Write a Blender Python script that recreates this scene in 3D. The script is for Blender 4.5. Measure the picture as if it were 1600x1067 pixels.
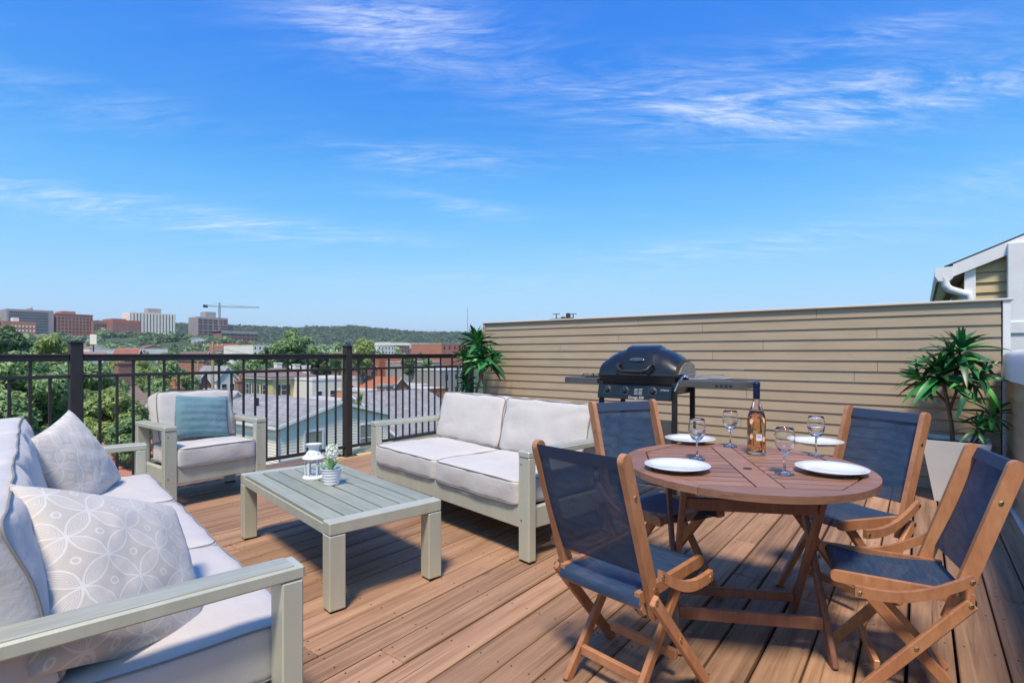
import bpy, bmesh, math, random
import numpy as np
from mathutils import Matrix, Vector, noise as mnoise
R = math.radians
random.seed(7); RNG = np.random.default_rng(11)
S = bpy.context.scene; COL = S.collection
for o in list(bpy.data.objects): bpy.data.objects.remove(o)

# ------------------------------------------------------------------ camera
F_PX, CAM_H, TH, Y_H = 837.0, 1.2, R(37.3), 553.0
FW = np.array([-math.sin(TH), math.cos(TH)]); RT = np.array([math.cos(TH), math.sin(TH)])
cam_d = bpy.data.cameras.new('camera'); cam = bpy.data.objects.new('camera', cam_d); COL.objects.link(cam)
cam.location = (0, 0, CAM_H); cam.rotation_euler = (R(90), 0, TH)
cam_d.sensor_width = 36; cam_d.lens = 36 * F_PX / 1600; cam_d.shift_y = (Y_H - 533.5) / 1600
cam_d.clip_start = 0.05; cam_d.clip_end = 20000
S.camera = cam

# ------------------------------------------------------------------ node helpers
def nd(nt, t, props=None, **inp):
    n = nt.nodes.new(t)
    for k, v in (props or {}).items(): setattr(n, k, v)
    for k, v in inp.items():
        s = n.inputs[int(k[1:])] if k[0] == 'i' and k[1:].isdigit() else n.inputs[k.replace('_', ' ')]
        if isinstance(v, bpy.types.NodeSocket): nt.links.new(v, s)
        else: s.default_value = v
    return n
def M(nt, op, a, b=0.0, c=0.0, clamp=False):
    return nd(nt, 'ShaderNodeMath', {'operation': op, 'use_clamp': clamp}, i0=a, i1=b, i2=c).outputs[0]
def V(nt, op, a, b=(0, 0, 0)):
    n = nd(nt, 'ShaderNodeVectorMath', {'operation': op}, i0=a, i1=b)
    return n.outputs['Value'] if op in ('DOT_PRODUCT', 'LENGTH', 'DISTANCE') else n.outputs[0]
def ramp(nt, fac, stops):
    n = nd(nt, 'ShaderNodeValToRGB', Fac=fac); e = n.color_ramp.elements
    while len(e) < len(stops): e.new(0.5)
    for el, (p, c) in zip(e, stops): el.position = p; el.color = (*c, 1) if len(c) == 3 else c
    return n.outputs[0]
def mix(nt, fac, a, b, mode='MIX'):
    n = nd(nt, 'ShaderNodeMix', {'data_type': 'RGBA', 'blend_type': mode})
    for s, v in ((n.inputs[0], fac), (n.inputs[6], a), (n.inputs[7], b)):
        if isinstance(v, bpy.types.NodeSocket): nt.links.new(v, s)
        else: s.default_value = (*v, 1) if isinstance(v, tuple) and len(v) == 3 else v
    return n.outputs[2]
def noise(nt, vec, scale, detail=3, rough=0.55, dist=0.0):
    return nd(nt, 'ShaderNodeTexNoise', Vector=vec, Scale=scale, Detail=detail, Roughness=rough, Distortion=dist).outputs[0]
def mapping(nt, vec, scale=(1, 1, 1), rot=(0, 0, 0), loc=(0, 0, 0)):
    return nd(nt, 'ShaderNodeMapping', Vector=vec, Scale=scale, Rotation=rot, Location=loc).outputs[0]

# ------------------------------------------------------------------ world, sun, exposure
SUN_AZ = math.atan2(.46, -.89); SUN_EL = R(61)
W = bpy.data.worlds.new('World'); S.world = W; W.use_nodes = True
nt = W.node_tree; nt.nodes.clear()
sky = nd(nt, 'ShaderNodeTexSky', {'sky_type': 'NISHITA', 'sun_disc': False, 'sun_elevation': SUN_EL, 'sun_rotation': SUN_AZ % (2 * math.pi),
         'air_density': 1.0, 'dust_density': 0.25, 'ozone_density': 2.5, 'altitude': 200})
grade = nd(nt, 'ShaderNodeRGBCurve', Color=V(nt, 'MULTIPLY', sky.outputs[0], (.1, .1, .1)))   # one colour response for the whole sky
for ci, pts in enumerate([[(0, 0), (.094, .020), (.133, .046), (.18, .115), (.286, .25), (.471, .42), (.733, .58), (1, .66)], [(0, .02), (.157, .185), (.224, .285), (.294, .42), (.447, .58), (.651, .71), (.808, .78), (1, .82)], [(0, .1), (.29, .70), (.388, .77), (.49, .85), (.647, .93), (.757, .96), (1, .96)]]):
    cv = grade.mapping.curves[ci]
    for k, (a_, b_) in enumerate(pts):
        if k == 0: cv.points[0].location = (a_, b_)
        elif k == len(pts) - 1: cv.points[-1].location = (a_, b_)
        else: cv.points.new(a_, b_)
grade.mapping.update()
tc = nd(nt, 'ShaderNodeTexCoord'); dv = tc.outputs['Generated']
sx = nd(nt, 'ShaderNodeSeparateXYZ', Vector=dv)
lat = V(nt, 'DOT_PRODUCT', dv, (RT[0], RT[1], 0)); fwd = V(nt, 'DOT_PRODUCT', dv, (FW[0], FW[1], 0))
az = M(nt, 'ARCTAN2', lat, fwd); el = M(nt, 'ARCSINE', sx.outputs[2])
# cirrus: wind-drawn streaks on a high layer
zz = M(nt, 'MAXIMUM', M(nt, 'ADD', sx.outputs[2], 0.12), 0.05)
pl = nd(nt, 'ShaderNodeCombineXYZ', X=M(nt, 'DIVIDE', lat, zz), Y=M(nt, 'DIVIDE', fwd, zz), Z=0.0).outputs[0]
n1 = noise(nt, mapping(nt, pl, (0.9, 3.4, 1), (0, 0, R(14))), 1.6, 10, 0.68, 1.6)
n2 = noise(nt, mapping(nt, pl, (3.0, 13.0, 1), (0, 0, R(20)), (3, 1, 0)), 1.6, 8, 0.7, 1.4)
tot = None
for (a, e, ha, he, tilt, amp) in [(-14, 31.5, 13, 3.2, -.10, .95), (22, 23.6, 18, 3.0, -.12, .9), (34, 21.2, 12, 1.6, -.1, .6), (-31, 12.2, 17, 1.2, -.02, 1.0), (-9, 19.8, 10, 1.2, 0, .7),
                                  (-7, 15.6, 8, .9, -.12, .5), (24, 10.3, 15, 1.5, .02, .5), (34, 26.5, 6, 1, -.1, .45), (-5, 7.5, 22, 1.3, .0, .35), (46, 13.5, 10, 1.3, 0, .45), (-42, 20, 12, 1.6, .05, .3)]:
    da = M(nt, 'DIVIDE', M(nt, 'SUBTRACT', az, R(a)), R(ha))
    de = M(nt, 'DIVIDE', M(nt, 'SUBTRACT', M(nt, 'SUBTRACT', el, R(e)), M(nt, 'MULTIPLY', M(nt, 'SUBTRACT', az, R(a)), tilt)), R(he))
    g = M(nt, 'MULTIPLY', M(nt, 'EXPONENT', M(nt, 'MULTIPLY', M(nt, 'ADD', M(nt, 'MULTIPLY', da, da), M(nt, 'MULTIPLY', de, de)), -1.0)), amp)
    tot = g if tot is None else M(nt, 'ADD', tot, g)
tot = M(nt, 'ADD', tot, 0.04)
fib = M(nt, 'MULTIPLY', M(nt, 'SUBTRACT', n1, 0.38, clamp=True), M(nt, 'MAXIMUM', M(nt, 'ADD', M(nt, 'MULTIPLY', n2, 3.2), -0.95), 0.0))
cm = M(nt, 'MINIMUM', M(nt, 'MULTIPLY', M(nt, 'MULTIPLY', tot, fib), 2.5, clamp=True), 0.5)
cloudy = V(nt, 'MULTIPLY', mix(nt, cm, grade.outputs[0], (.86, .90, .95)), (4.75, 4.75, 4.75))
bg = nd(nt, 'ShaderNodeBackground', Color=cloudy, Strength=0.15)
nt.links.new(bg.outputs[0], nd(nt, 'ShaderNodeOutputWorld').inputs[0])
sd = bpy.data.lights.new('sun', 'SUN'); sd.energy = 2.75; sd.angle = R(10.0); sd.color = (1, .86, .68)
sun = bpy.data.objects.new('sun', sd); COL.objects.link(sun)
sv = Vector((math.sin(SUN_AZ) * math.cos(SUN_EL), math.cos(SUN_AZ) * math.cos(SUN_EL), math.sin(SUN_EL)))
sun.rotation_euler = sv.to_track_quat('Z', 'Y').to_euler(); sun.location = sv * 50
S.view_settings.view_transform = 'Standard'; S.view_settings.look = 'None'; S.view_settings.exposure = 0.80; S.view_settings.gamma = 1

# ------------------------------------------------------------------ placing helpers
def atX(px, X, py=None):
    t = (px - 800) / F_PX; d = FW + t * RT; z = X / d[0]
    return d[1] * z, (None if py is None else CAM_H - (py - Y_H) * z / F_PX)
def P(px, py, z):
    l = (px - 800) / F_PX * z; p = z * FW + l * RT
    return Vector((p[0], p[1], CAM_H - (py - Y_H) * z / F_PX))

# ------------------------------------------------------------------ mesh helpers
I4 = Matrix.Identity(4)
class MB:
    def __init__(s): s.v = []; s.f = []
    def add(s, vs, fs, m=None):
        b = len(s.v)
        s.v += [tuple(m @ Vector(p)) if m is not None else tuple(p) for p in vs]
        s.f += [tuple(b + i for i in f) for f in fs]; return s
    def box(s, x0, x1, y0, y1, z0, z1, m=None):
        return s.add([(x, y, z) for z in (z0, z1) for y in (y0, y1) for x in (x0, x1)],
                     [(0, 2, 3, 1), (4, 5, 7, 6), (0, 1, 5, 4), (2, 6, 7, 3), (0, 4, 6, 2), (1, 3, 7, 5)], m)
    def cbox(s, x0, x1, y0, y1, z0, z1, b=.004, m=None):   # chamfered box
        c = ((x0 + x1) / 2, (y0 + y1) / 2, (z0 + z1) / 2); h = (abs(x1 - x0) / 2, abs(y1 - y0) / 2, abs(z1 - z0) / 2); b = min(b, min(h) * .9)
        vs = []; idx = {}
        for sx in (-1, 1):
            for sy in (-1, 1):
                for sz in (-1, 1):
                    sg = (sx, sy, sz)
                    for a in range(3):
                        p = [c[k] + sg[k] * (h[k] if k == a else h[k] - b) for k in range(3)]
                        idx[(sx, sy, sz, a)] = len(vs); vs.append(tuple(p))
        fs = []
        def fix(f):
            n = (Vector(vs[f[1]]) - Vector(vs[f[0]])).cross(Vector(vs[f[2]]) - Vector(vs[f[0]]))
            mid = sum((Vector(vs[i]) for i in f), Vector()) / len(f) - Vector(c)
            fs.append(tuple(f) if n.dot(mid) > 0 else tuple(reversed(f)))
        for a in range(3):
            o = [k for k in range(3) if k != a]
            for sg in (-1, 1):
                q = []
                for (u, w) in ((-1, -1), (1, -1), (1, 1), (-1, 1)):
                    t = [0, 0, 0]; t[a] = sg; t[o[0]] = u; t[o[1]] = w; q.append(idx[(*t, a)])
                fix(q)
            for u in (-1, 1):
                for w in (-1, 1):
                    t0 = [0, 0, 0]; t1 = [0, 0, 0]; t0[o[0]] = t1[o[0]] = u; t0[o[1]] = t1[o[1]] = w; t0[a] = -1; t1[a] = 1
                    fix([idx[(*t0, o[0])], idx[(*t0, o[1])], idx[(*t1, o[1])], idx[(*t1, o[0])]])
        for sx in (-1, 1):
            for sy in (-1, 1):
                for sz in (-1, 1): fix([idx[(sx, sy, sz, a)] for a in range(3)])
        return s.add(vs, fs, m)
    def bar(s, p0, p1, w, t, side, b=.004, ext=0):   # bar from p0 to p1, width w along 'side', thickness t
        p0 = Vector(p0); p1 = Vector(p1); z = (p1 - p0); L = z.length; z.normalize()
        x = Vector(side); x = (x - z * x.dot(z)).normalized(); y = z.cross(x)
        m = Matrix(((x.x, y.x, z.x, p0.x), (x.y, y.y, z.y, p0.y), (x.z, y.z, z.z, p0.z), (0, 0, 0, 1)))
        return s.cbox(-w / 2, w / 2, -t / 2, t / 2, -ext, L + ext, b, m)
    def tube(s, path, r, n=8, cap=True, closed=False):
        path = [Vector(p) for p in path]; K = len(path); rs = r if isinstance(r, (list, tuple)) else [r] * K
        vs = []; fs = []; up = None
        for i, p in enumerate(path):
            a = path[(i - 1) % K] if (closed or i > 0) else p; c = path[(i + 1) % K] if (closed or i < K - 1) else p
            d = (c - a).normalized()
            if up is None: up = d.orthogonal().normalized()
            up = (up - d * up.dot(d)).normalized(); w = d.cross(up)
            for k in range(n):
                t = 2 * math.pi * k / n; vs.append(p + (up * math.cos(t) + w * math.sin(t)) * rs[i])
        for i in range(K if closed else K - 1):
            j = (i + 1) % K
            for k in range(n): fs.append((i * n + k, i * n + (k + 1) % n, j * n + (k + 1) % n, j * n + k))
        if cap and not closed: fs += [tuple(range(n))[::-1], tuple((K - 1) * n + k for k in range(n))]
        return s.add(vs, fs)
    def lathe(s, prof, n=24, c=(0, 0, 0), m=None):
        vs = []; fs = []
        for (r, z) in prof:
            for k in range(n): t = 2 * math.pi * k / n; vs.append((c[0] + r * math.cos(t), c[1] + r * math.sin(t), c[2] + z))
        for i in range(len(prof) - 1):
            for k in range(n): fs.append((i * n + k, i * n + (k + 1) % n, (i + 1) * n + (k + 1) % n, (i + 1) * n + k))
        if prof[0][0] > 1e-5: fs.append(tuple(range(n))[::-1])
        if prof[-1][0] > 1e-5: fs.append(tuple((len(prof) - 1) * n + k for k in range(n)))
        return s.add(vs, fs, m)
    def prism(s, poly, z0, z1, m=None):   # polygon (x,y) CCW extruded in z
        n = len(poly)
        return s.add([(x, y, z0) for x, y in poly] + [(x, y, z1) for x, y in poly],
                     [tuple(range(n))[::-1], tuple(range(n, 2 * n))] + [(i, (i + 1) % n, n + (i + 1) % n, n + i) for i in range(n)], m)
    def mesh(s, name, mt, smooth=False):
        me = bpy.data.meshes.new(name); me.from_pydata(s.v, [], s.f); me.update()
        if mt is not None: me.materials.append(mt)
        if smooth: me.shade_smooth()
        return me
    def build(s, name, mt, parent=None, smooth=False, kind=None, label=None):
        return link(name, s.mesh(name, mt, smooth), parent, kind, label)
def link(name, me, parent=None, kind=None, label=None, mat=None):
    o = bpy.data.objects.new(name, me); COL.objects.link(o)
    if parent is not None: o.parent = parent
    if kind: o['kind'] = kind
    if label: o['label'] = label
    if mat is not None: o.matrix_local = mat
    return o
def smooth_angle(o, deg=35):
    me = o.data; me.shade_smooth()
    bm = bmesh.new(); bm.from_mesh(me)
    for e in bm.edges:
        if len(e.link_faces) == 2 and e.calc_face_angle(0) > R(deg): e.smooth = False
    bm.to_mesh(me); bm.free(); return o
def thing(name, label, cat, loc=(0, 0, 0), rz=0, group=None):
    o = bpy.data.objects.new(name, None); COL.objects.link(o); o.location = loc; o.rotation_euler = (0, 0, rz); o.empty_display_size = .1
    o['label'] = label; o['category'] = cat
    if group: o['group'] = group
    return o
def tag(o, label, cat, group=None):
    o['label'] = label; o['category'] = cat
    if group: o['group'] = group
    return o
def copy_tree(o, parent=None):
    c = o.copy(); COL.objects.link(c); c.parent = parent
    for ch in o.children: copy_tree(ch, c)
    return c
def text_mesh(name, body, size, mt, parent, mat, extr=.0006, align='CENTER'):
    cu = bpy.data.curves.new(name, 'FONT'); cu.body = body; cu.size = size; cu.extrude = extr; cu.align_x = align; cu.align_y = 'CENTER'
    t = bpy.data.objects.new(name, cu); me = bpy.data.meshes.new_from_object(t); bpy.data.objects.remove(t)
    me.materials.clear(); me.materials.append(mt)
    return link(name, me, parent, mat=mat)

# ------------------------------------------------------------------ materials
def mat(name, base=(.5, .5, .5), rough=.6, fn=None, **kw):
    m = bpy.data.materials.new(name); m.use_nodes = True; t = m.node_tree; b = t.nodes['Principled BSDF']
    b.inputs['Base Color'].default_value = (*base, 1); b.inputs['Roughness'].default_value = rough
    for k, v in kw.items(): b.inputs[k.replace('_', ' ')].default_value = v
    if fn: fn(t, b)
    return m
def setc(t, b, c): t.links.new(c, b.inputs['Base Color'])
def bump(t, b, h, strength=.3, dist=.01):
    t.links.new(nd(t, 'ShaderNodeBump', Strength=strength, Distance=dist, Height=h).outputs[0], b.inputs['Normal'])
def obj_co(t): return nd(t, 'ShaderNodeTexCoord').outputs['Object']
def rnd(t): return nd(t, 'ShaderNodeObjectInfo').outputs['Random']
def varied(c, amt=.12, scale=6, bs=0, bsc=60, rough_var=0, stretch=(1, 1, 1)):
    def fn(t, b):
        co = mapping(t, obj_co(t), stretch)
        n = noise(t, co, scale, 5, .6); r = rnd(t)
        lo = tuple(x * (1 - amt) for x in c); hi = tuple(min(1, x * (1 + amt)) for x in c)
        cc = ramp(t, n, [(.3, lo), (.7, hi)])
        k = M(t, 'ADD', M(t, 'MULTIPLY', r, amt * .7), 1 - amt * .35)
        setc(t, b, mix(t, 1.0, cc, nd(t, 'ShaderNodeCombineColor', Red=k, Green=k, Blue=k).outputs[0], 'MULTIPLY'))
        if bs: bump(t, b, noise(t, co, bsc, 4, .6), bs, .005)
    return fn
def wood(dark, mid, light, gs=(26, 1.2, 26), bumpk=.25, crack=.5, rv=.3, knots=False):
    def fn(t, b):
        co = obj_co(t); r = rnd(t)
        off = nd(t, 'ShaderNodeCombineXYZ', X=M(t, 'MULTIPLY', r, 37.0), Y=M(t, 'MULTIPLY', r, 91.0), Z=M(t, 'MULTIPLY', r, 13.0)).outputs[0]
        p = V(t, 'ADD', co, off)
        g = noise(t, mapping(t, p, gs), 1.0, 7, .65, .6)
        fine = noise(t, mapping(t, p, tuple(x * 5 for x in gs)), 1.0, 4, .6)
        blot = noise(t, p, 1.7, 4, .6)
        c = ramp(t, M(t, 'ADD', M(t, 'MULTIPLY', g, .75), M(t, 'MULTIPLY', fine, .25)), [(.28, dark), (.5, mid), (.72, light)])
        k = M(t, 'ADD', M(t, 'ADD', M(t, 'MULTIPLY', r, rv), M(t, 'MULTIPLY', blot, .55)), .72 - rv / 2)
        c = mix(t, 1.0, c, nd(t, 'ShaderNodeCombineColor', Red=k, Green=k, Blue=k).outputs[0], 'MULTIPLY')
        cr = noise(t, mapping(t, p, (gs[0] * 2.4, gs[1] * .8, gs[2] * 2.4)), 1.0, 3, .5, .3)
        cm_ = M(t, 'MULTIPLY', M(t, 'SUBTRACT', cr, .66, clamp=True), 9.0, clamp=True)
        c = mix(t, M(t, 'MULTIPLY', cm_, crack), c, tuple(x * .35 for x in dark))
        if knots:
            vo = nd(t, 'ShaderNodeTexVoronoi', Vector=mapping(t, p, (4.2, 1.5, 4.2)), Scale=1.0, Randomness=1.0).outputs['Distance']
            kn = M(t, 'SUBTRACT', 1.0, M(t, 'DIVIDE', vo, .085), clamp=True)
            c = mix(t, M(t, 'MULTIPLY', kn, .7), c, tuple(x * .45 for x in dark))
        setc(t, b, c); bump(t, b, M(t, 'SUBTRACT', g, M(t, 'MULTIPLY', cm_, .8)), bumpk, .004)
    return fn
MT = {}
MT['deck'] = mat('deck_wood', rough=.72, fn=wood((.15, .08, .044), (.35, .20, .115), (.47, .30, .185), (26, .8, 26), .5, .9, .42, True))
MT['newwood'] = mat('new_lumber', rough=.6, fn=wood((.55, .36, .13), (.66, .47, .19), (.74, .56, .27), (24, .9, 24), .2, .2, .1))
MT['siding'] = mat('beige_siding', rough=.5, fn=varied((.385, .305, .21), .08, 3, .12, 90, stretch=(.8, .8, 3)))
MT['siding2'] = mat('tan_siding', rough=.5, fn=varied((.50, .38, .20), .05, 3, .1, 90))
MT['dark'] = mat('dark_gap', (.02, .018, .016), .9)
MT['white'] = mat('white_trim', rough=.45, fn=varied((.76, .76, .76), .05, 5, .08, 40))
MT['whitecap'] = mat('white_cap', rough=.4, fn=varied((.80, .80, .82), .04, 4, .25, 9))
MT['rail'] = mat('black_rail', rough=.38, fn=varied((.030, .026, .027), .2, 8, .05, 200), Specular_IOR_Level=.5)
MT['frame'] = mat('sage_aluminium', rough=.36, fn=varied((.50, .505, .405), .07, 14, .05, 160, stretch=(1, 1, .15)), Metallic=.12)
MT['slat'] = mat('grey_green_slat', rough=.5, fn=wood((.22, .24, .185), (.30, .32, .255), (.38, .40, .325), (2.0, 34, 34), .14, .15, .16))
MT['slat_y'] = mat('grey_green_arm_panel', rough=.5, fn=wood((.22, .235, .195), (.32, .335, .285), (.42, .43, .37), (34, 2, 34), .14, .15, .12))
MT['foot'] = mat('black_plastic', (.02, .02, .02), .5)
def fabric(c, weave=420, bs=.15, amt=.05):
    def fn(t, b):
        co = obj_co(t); n = noise(t, co, 5, 4, .6)
        w = M(t, 'MULTIPLY', M(t, 'SINE', V(t, 'DOT_PRODUCT', co, (weave, weave * .2, weave * .3))), M(t, 'SINE', V(t, 'DOT_PRODUCT', co, (weave * .2, weave, -weave * .4))))
        setc(t, b, ramp(t, n, [(.3, tuple(x * (1 - amt) for x in c)), (.7, tuple(x * (1 + amt) for x in c))]))
        bump(t, b, M(t, 'ADD', M(t, 'MULTIPLY', w, .12 if weave < 400 else 0.0), noise(t, co, 9, 5, .6)), bs, .012)
    return fn
MT['cushion'] = mat('grey_cushion_fabric', rough=.85, fn=fabric((.56, .525, .495), bs=.5), Sheen_Weight=.2)
MT['piping'] = mat('grey_piping', (.24, .225, .22), .8)
MT['teal'] = mat('teal_fabric', rough=.9, fn=fabric((.115, .225, .27), 260, .3, .18), Sheen_Weight=.3)
def pillow_fn(t, b):
    sp = nd(t, 'ShaderNodeSeparateXYZ', Vector=mapping(t, obj_co(t), (10.5, 10.5, 0), (0, 0, R(38)), (.3, .2, 0)))
    fx = M(t, 'FRACT', sp.outputs[0]); fy = M(t, 'FRACT', sp.outputs[1]); ds = []
    for (cx, cy) in ((0, 0), (1, 0), (0, 1), (1, 1)):
        dx = M(t, 'SUBTRACT', fx, cx); dy = M(t, 'SUBTRACT', fy, cy)
        ds.append(M(t, 'SQRT', M(t, 'ADD', M(t, 'MULTIPLY', dx, dx), M(t, 'MULTIPLY', dy, dy))))
    mn1, mx1 = M(t, 'MINIMUM', ds[0], ds[1]), M(t, 'MAXIMUM', ds[0], ds[1]); mn2, mx2 = M(t, 'MINIMUM', ds[2], ds[3]), M(t, 'MAXIMUM', ds[2], ds[3])
    s1 = M(t, 'MINIMUM', mn1, mn2); s2 = M(t, 'MINIMUM', M(t, 'MAXIMUM', mn1, mn2), M(t, 'MINIMUM', mx1, mx2))   # nearest and second nearest lattice point
    ring = M(t, 'LESS_THAN', M(t, 'ABSOLUTE', M(t, 'SUBTRACT', s2, .69)), .024)
    nest = M(t, 'MULTIPLY', M(t, 'LESS_THAN', M(t, 'FRACT', M(t, 'MULTIPLY', s2, 21.0)), .40), M(t, 'LESS_THAN', s2, .65))
    eye = M(t, 'LESS_THAN', M(t, 'ABSOLUTE', M(t, 'SUBTRACT', s1, .085)), .022)
    pat = M(t, 'MAXIMUM', M(t, 'MAXIMUM', ring, eye), M(t, 'MULTIPLY', nest, .7))
    n = noise(t, obj_co(t), 7, 4, .6)
    pat = M(t, 'MULTIPLY', pat, M(t, 'ADD', M(t, 'MULTIPLY', noise(t, obj_co(t), 60, 2), .5), .6), clamp=True)
    setc(t, b, mix(t, pat, ramp(t, n, [(.3, (.50, .455, .40)), (.7, (.58, .535, .475))]), (.67, .645, .60)))
    bump(t, b, M(t, 'ADD', n, M(t, 'MULTIPLY', noise(t, obj_co(t), 220, 2), .1)), .2, .012)
MT['pillow'] = mat('patterned_pillow_fabric', rough=.9, fn=pillow_fn, Sheen_Weight=.2)
MT['teak'] = mat('orange_teak', rough=.42, fn=wood((.30, .125, .055), (.43, .195, .092), (.55, .27, .135), (16, 5, 5), .08, .2, .3))
MT['tabwood'] = mat('brown_eucalyptus', rough=.42, fn=wood((.20, .095, .058), (.31, .155, .098), (.40, .22, .145), (3, 40, 40), .12, .3, .34))
MT['tableg'] = mat('brown_eucalyptus_leg', rough=.45, fn=wood((.16, .065, .04), (.24, .105, .065), (.31, .15, .10), (30, 30, 3), .1, .2, .2))
MT['brass'] = mat('brass', (.62, .48, .26), .3, Metallic=1)
MT['steel'] = mat('steel', (.62, .62, .62), .28, Metallic=1)
def navy_fn(t, b):
    co = obj_co(t)
    w = M(t, 'MULTIPLY', M(t, 'SINE', V(t, 'DOT_PRODUCT', co, (0, 900, 0))), M(t, 'SINE', V(t, 'DOT_PRODUCT', co, (500, 0, 500))))
    setc(t, b, ramp(t, noise(t, mapping(t, co, (120, 12, 12)), 1, 4), [(.3, (.011, .031, .070)), (.7, (.028, .066, .135))]))
    bump(t, b, w, .25, .002)
    tr = nd(t, 'ShaderNodeBsdfTransparent', Color=(.8, .85, .9, 1)); mx = nd(t, 'ShaderNodeMixShader', Fac=.07)
    t.links.new(b.outputs[0], mx.inputs[1]); t.links.new(tr.outputs[0], mx.inputs[2]); t.links.new(mx.outputs[0], t.nodes['Material Output'].inputs[0])
MT['navy'] = mat('navy_mesh_fabric', rough=.62, fn=navy_fn)
MT['navysolid'] = mat('navy_hem', (.022, .04, .085), .65)
MT['china'] = mat('white_china', (.80, .80, .82), .12, Coat_Weight=.4)
MT['glass'] = mat('clear_glass', (1, 1, 1), .0, Transmission_Weight=1.0, IOR=1.45)
MT['bottleglass'] = mat('bottle_glass', (1, .94, .86), .0, Transmission_Weight=1.0, IOR=1.45)
MT['wine'] = mat('rose_wine', (1.0, .60, .30), .0, Transmission_Weight=1.0, IOR=1.34)
MT['water'] = mat('water', (1, 1, 1), .0, Transmission_Weight=1.0, IOR=1.33)
MT['foil'] = mat('navy_foil', (.012, .03, .09), .3, Metallic=.4)
MT['paper'] = mat('label_paper', (.72, .74, .80), .6)
MT['ink'] = mat('label_ink', (.10, .16, .42), .6)
MT['enamel'] = mat('black_enamel', rough=.28, fn=varied((.012, .012, .013), .2, 5, .03, 300), Coat_Weight=.25)
MT['blackmetal'] = mat('black_metal', (.018, .018, .018), .42)
MT['gplastic'] = mat('grey_shelf_plastic', rough=.5, fn=varied((.085, .083, .08), .1, 8, .1, 200))
MT['silver'] = mat('grey_side_casting', rough=.4, fn=varied((.34, .32, .30), .12, 12), Metallic=.5)
MT['print'] = mat('white_print', (.7, .7, .7), .5)
MT['leaf'] = mat('glossy_leaf', rough=.38, fn=lambda t, b: setc(t, b, ramp(t, rnd(t), [(0, (.014, .07, .028)), (.5, (.028, .14, .045)), (.85, (.045, .24, .055)), (1, (.11, .40, .07))])))
MT['bark'] = mat('bark', rough=.85, fn=varied((.15, .105, .07), .3, 14, .6, 30, stretch=(1, 1, .25)))
MT['soil'] = mat('soil', rough=.95, fn=varied((.05, .032, .022), .4, 60, .8, 90))
MT['planter'] = mat('white_planter', rough=.35, fn=varied((.72, .72, .70), .06, 3, .05, 60))
MT['ceramic'] = mat('white_ceramic', (.74, .74, .77), .25)
MT['lantern'] = mat('white_enamel_metal', (.78, .79, .78), .4)
MT['petal'] = mat('white_petal', (.80, .84, .76), .5, Subsurface_Weight=.1)
MT['stem'] = mat('pale_green_leaf', rough=.45, fn=varied((.16, .36, .10), .25, 10))
def foliage(dk, md, lt):
    def fn(t, b):
        r = nd(t, 'ShaderNodeNewGeometry').outputs['Random Per Island']
        setc(t, b, ramp(t, r, [(0, dk), (.5, md), (1, lt)]))
        tl = nd(t, 'ShaderNodeBsdfTranslucent', Color=(*lt, 1)); mx = nd(t, 'ShaderNodeMixShader', Fac=.3)
        t.links.new(b.outputs[0], mx.inputs[1]); t.links.new(tl.outputs[0], mx.inputs[2]); t.links.new(mx.outputs[0], t.nodes['Material Output'].inputs[0])
    return fn
MT['fol_a'] = mat('foliage_mid', rough=.55, fn=foliage((.12, .21, .075), (.22, .35, .13), (.38, .52, .24)))
MT['fol_b'] = mat('foliage_yellow', rough=.55, fn=foliage((.16, .25, .06), (.30, .40, .12), (.46, .54, .22)))
MT['fol_c'] = mat('foliage_dark', rough=.55, fn=foliage((.06, .115, .05), (.11, .19, .075), (.19, .29, .13)))
MT['fol_far'] = mat('foliage_far', rough=.8, fn=foliage((.05, .095, .045), (.085, .145, .065), (.14, .20, .09)))
def brick_fn(c1, c2, mortar, sc, w=.24, h=.075):
    def fn(t, b):
        co = obj_co(t); s = nd(t, 'ShaderNodeSeparateXYZ', Vector=co)
        uv = nd(t, 'ShaderNodeCombineXYZ', X=M(t, 'ADD', s.outputs[0], s.outputs[1]), Y=s.outputs[2], Z=0.0).outputs[0]
        br = nd(t, 'ShaderNodeTexBrick', Vector=uv, Color1=(*c1, 1), Color2=(*c2, 1), Mortar=(*mortar, 1), Scale=sc, Mortar_Size=.008, Brick_Width=w, Row_Height=h)
        n = noise(t, co, .6 * sc, 4); k = ramp(t, n, [(.25, (.75, .75, .75)), (.75, (1.15, 1.15, 1.15))])
        setc(t, b, mix(t, 1.0, br.outputs[0], k, 'MULTIPLY'))
    return fn
MT['brick'] = mat('red_brick', rough=.85, fn=brick_fn((.27, .095, .062), (.34, .13, .085), (.35, .28, .24), 1))
MT['brick_o'] = mat('orange_brick', rough=.85, fn=brick_fn((.40, .15, .075), (.48, .19, .10), (.42, .30, .22), 1))
MT['brick_far'] = mat('far_brick', rough=.9, fn=varied((.46, .185, .12), .12, .08))
MT['brick_far2'] = mat('far_dark_brick', rough=.9, fn=varied((.30, .15, .125), .12, .1))
MT['conc'] = mat('concrete', rough=.85, fn=varied((.36, .33, .31), .12, .1))
MT['greyfac'] = mat('grey_facade', rough=.8, fn=varied((.36, .31, .295), .12, .08))
MT['bwhite'] = mat('white_facade', rough=.7, fn=varied((.82, .77, .68), .06, .3))
MT['bglass'] = mat('dark_window_glass', (.045, .055, .07), .12, Specular_IOR_Level=.6)
MT['wglass'] = mat('pale_window_glass', (.26, .29, .25), .12, Specular_IOR_Level=.6)
MT['yellow'] = mat('yellow_clapboard', rough=.7, fn=varied((.56, .51, .27), .05, .6))
MT['shutter'] = mat('dark_shutter', (.03, .05, .045), .6)
MT['shingle'] = mat('grey_shingle', rough=.9, fn=brick_fn((.26, .26, .265), (.34, .34, .345), (.18, .18, .185), 1, .35, .2))
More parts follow.
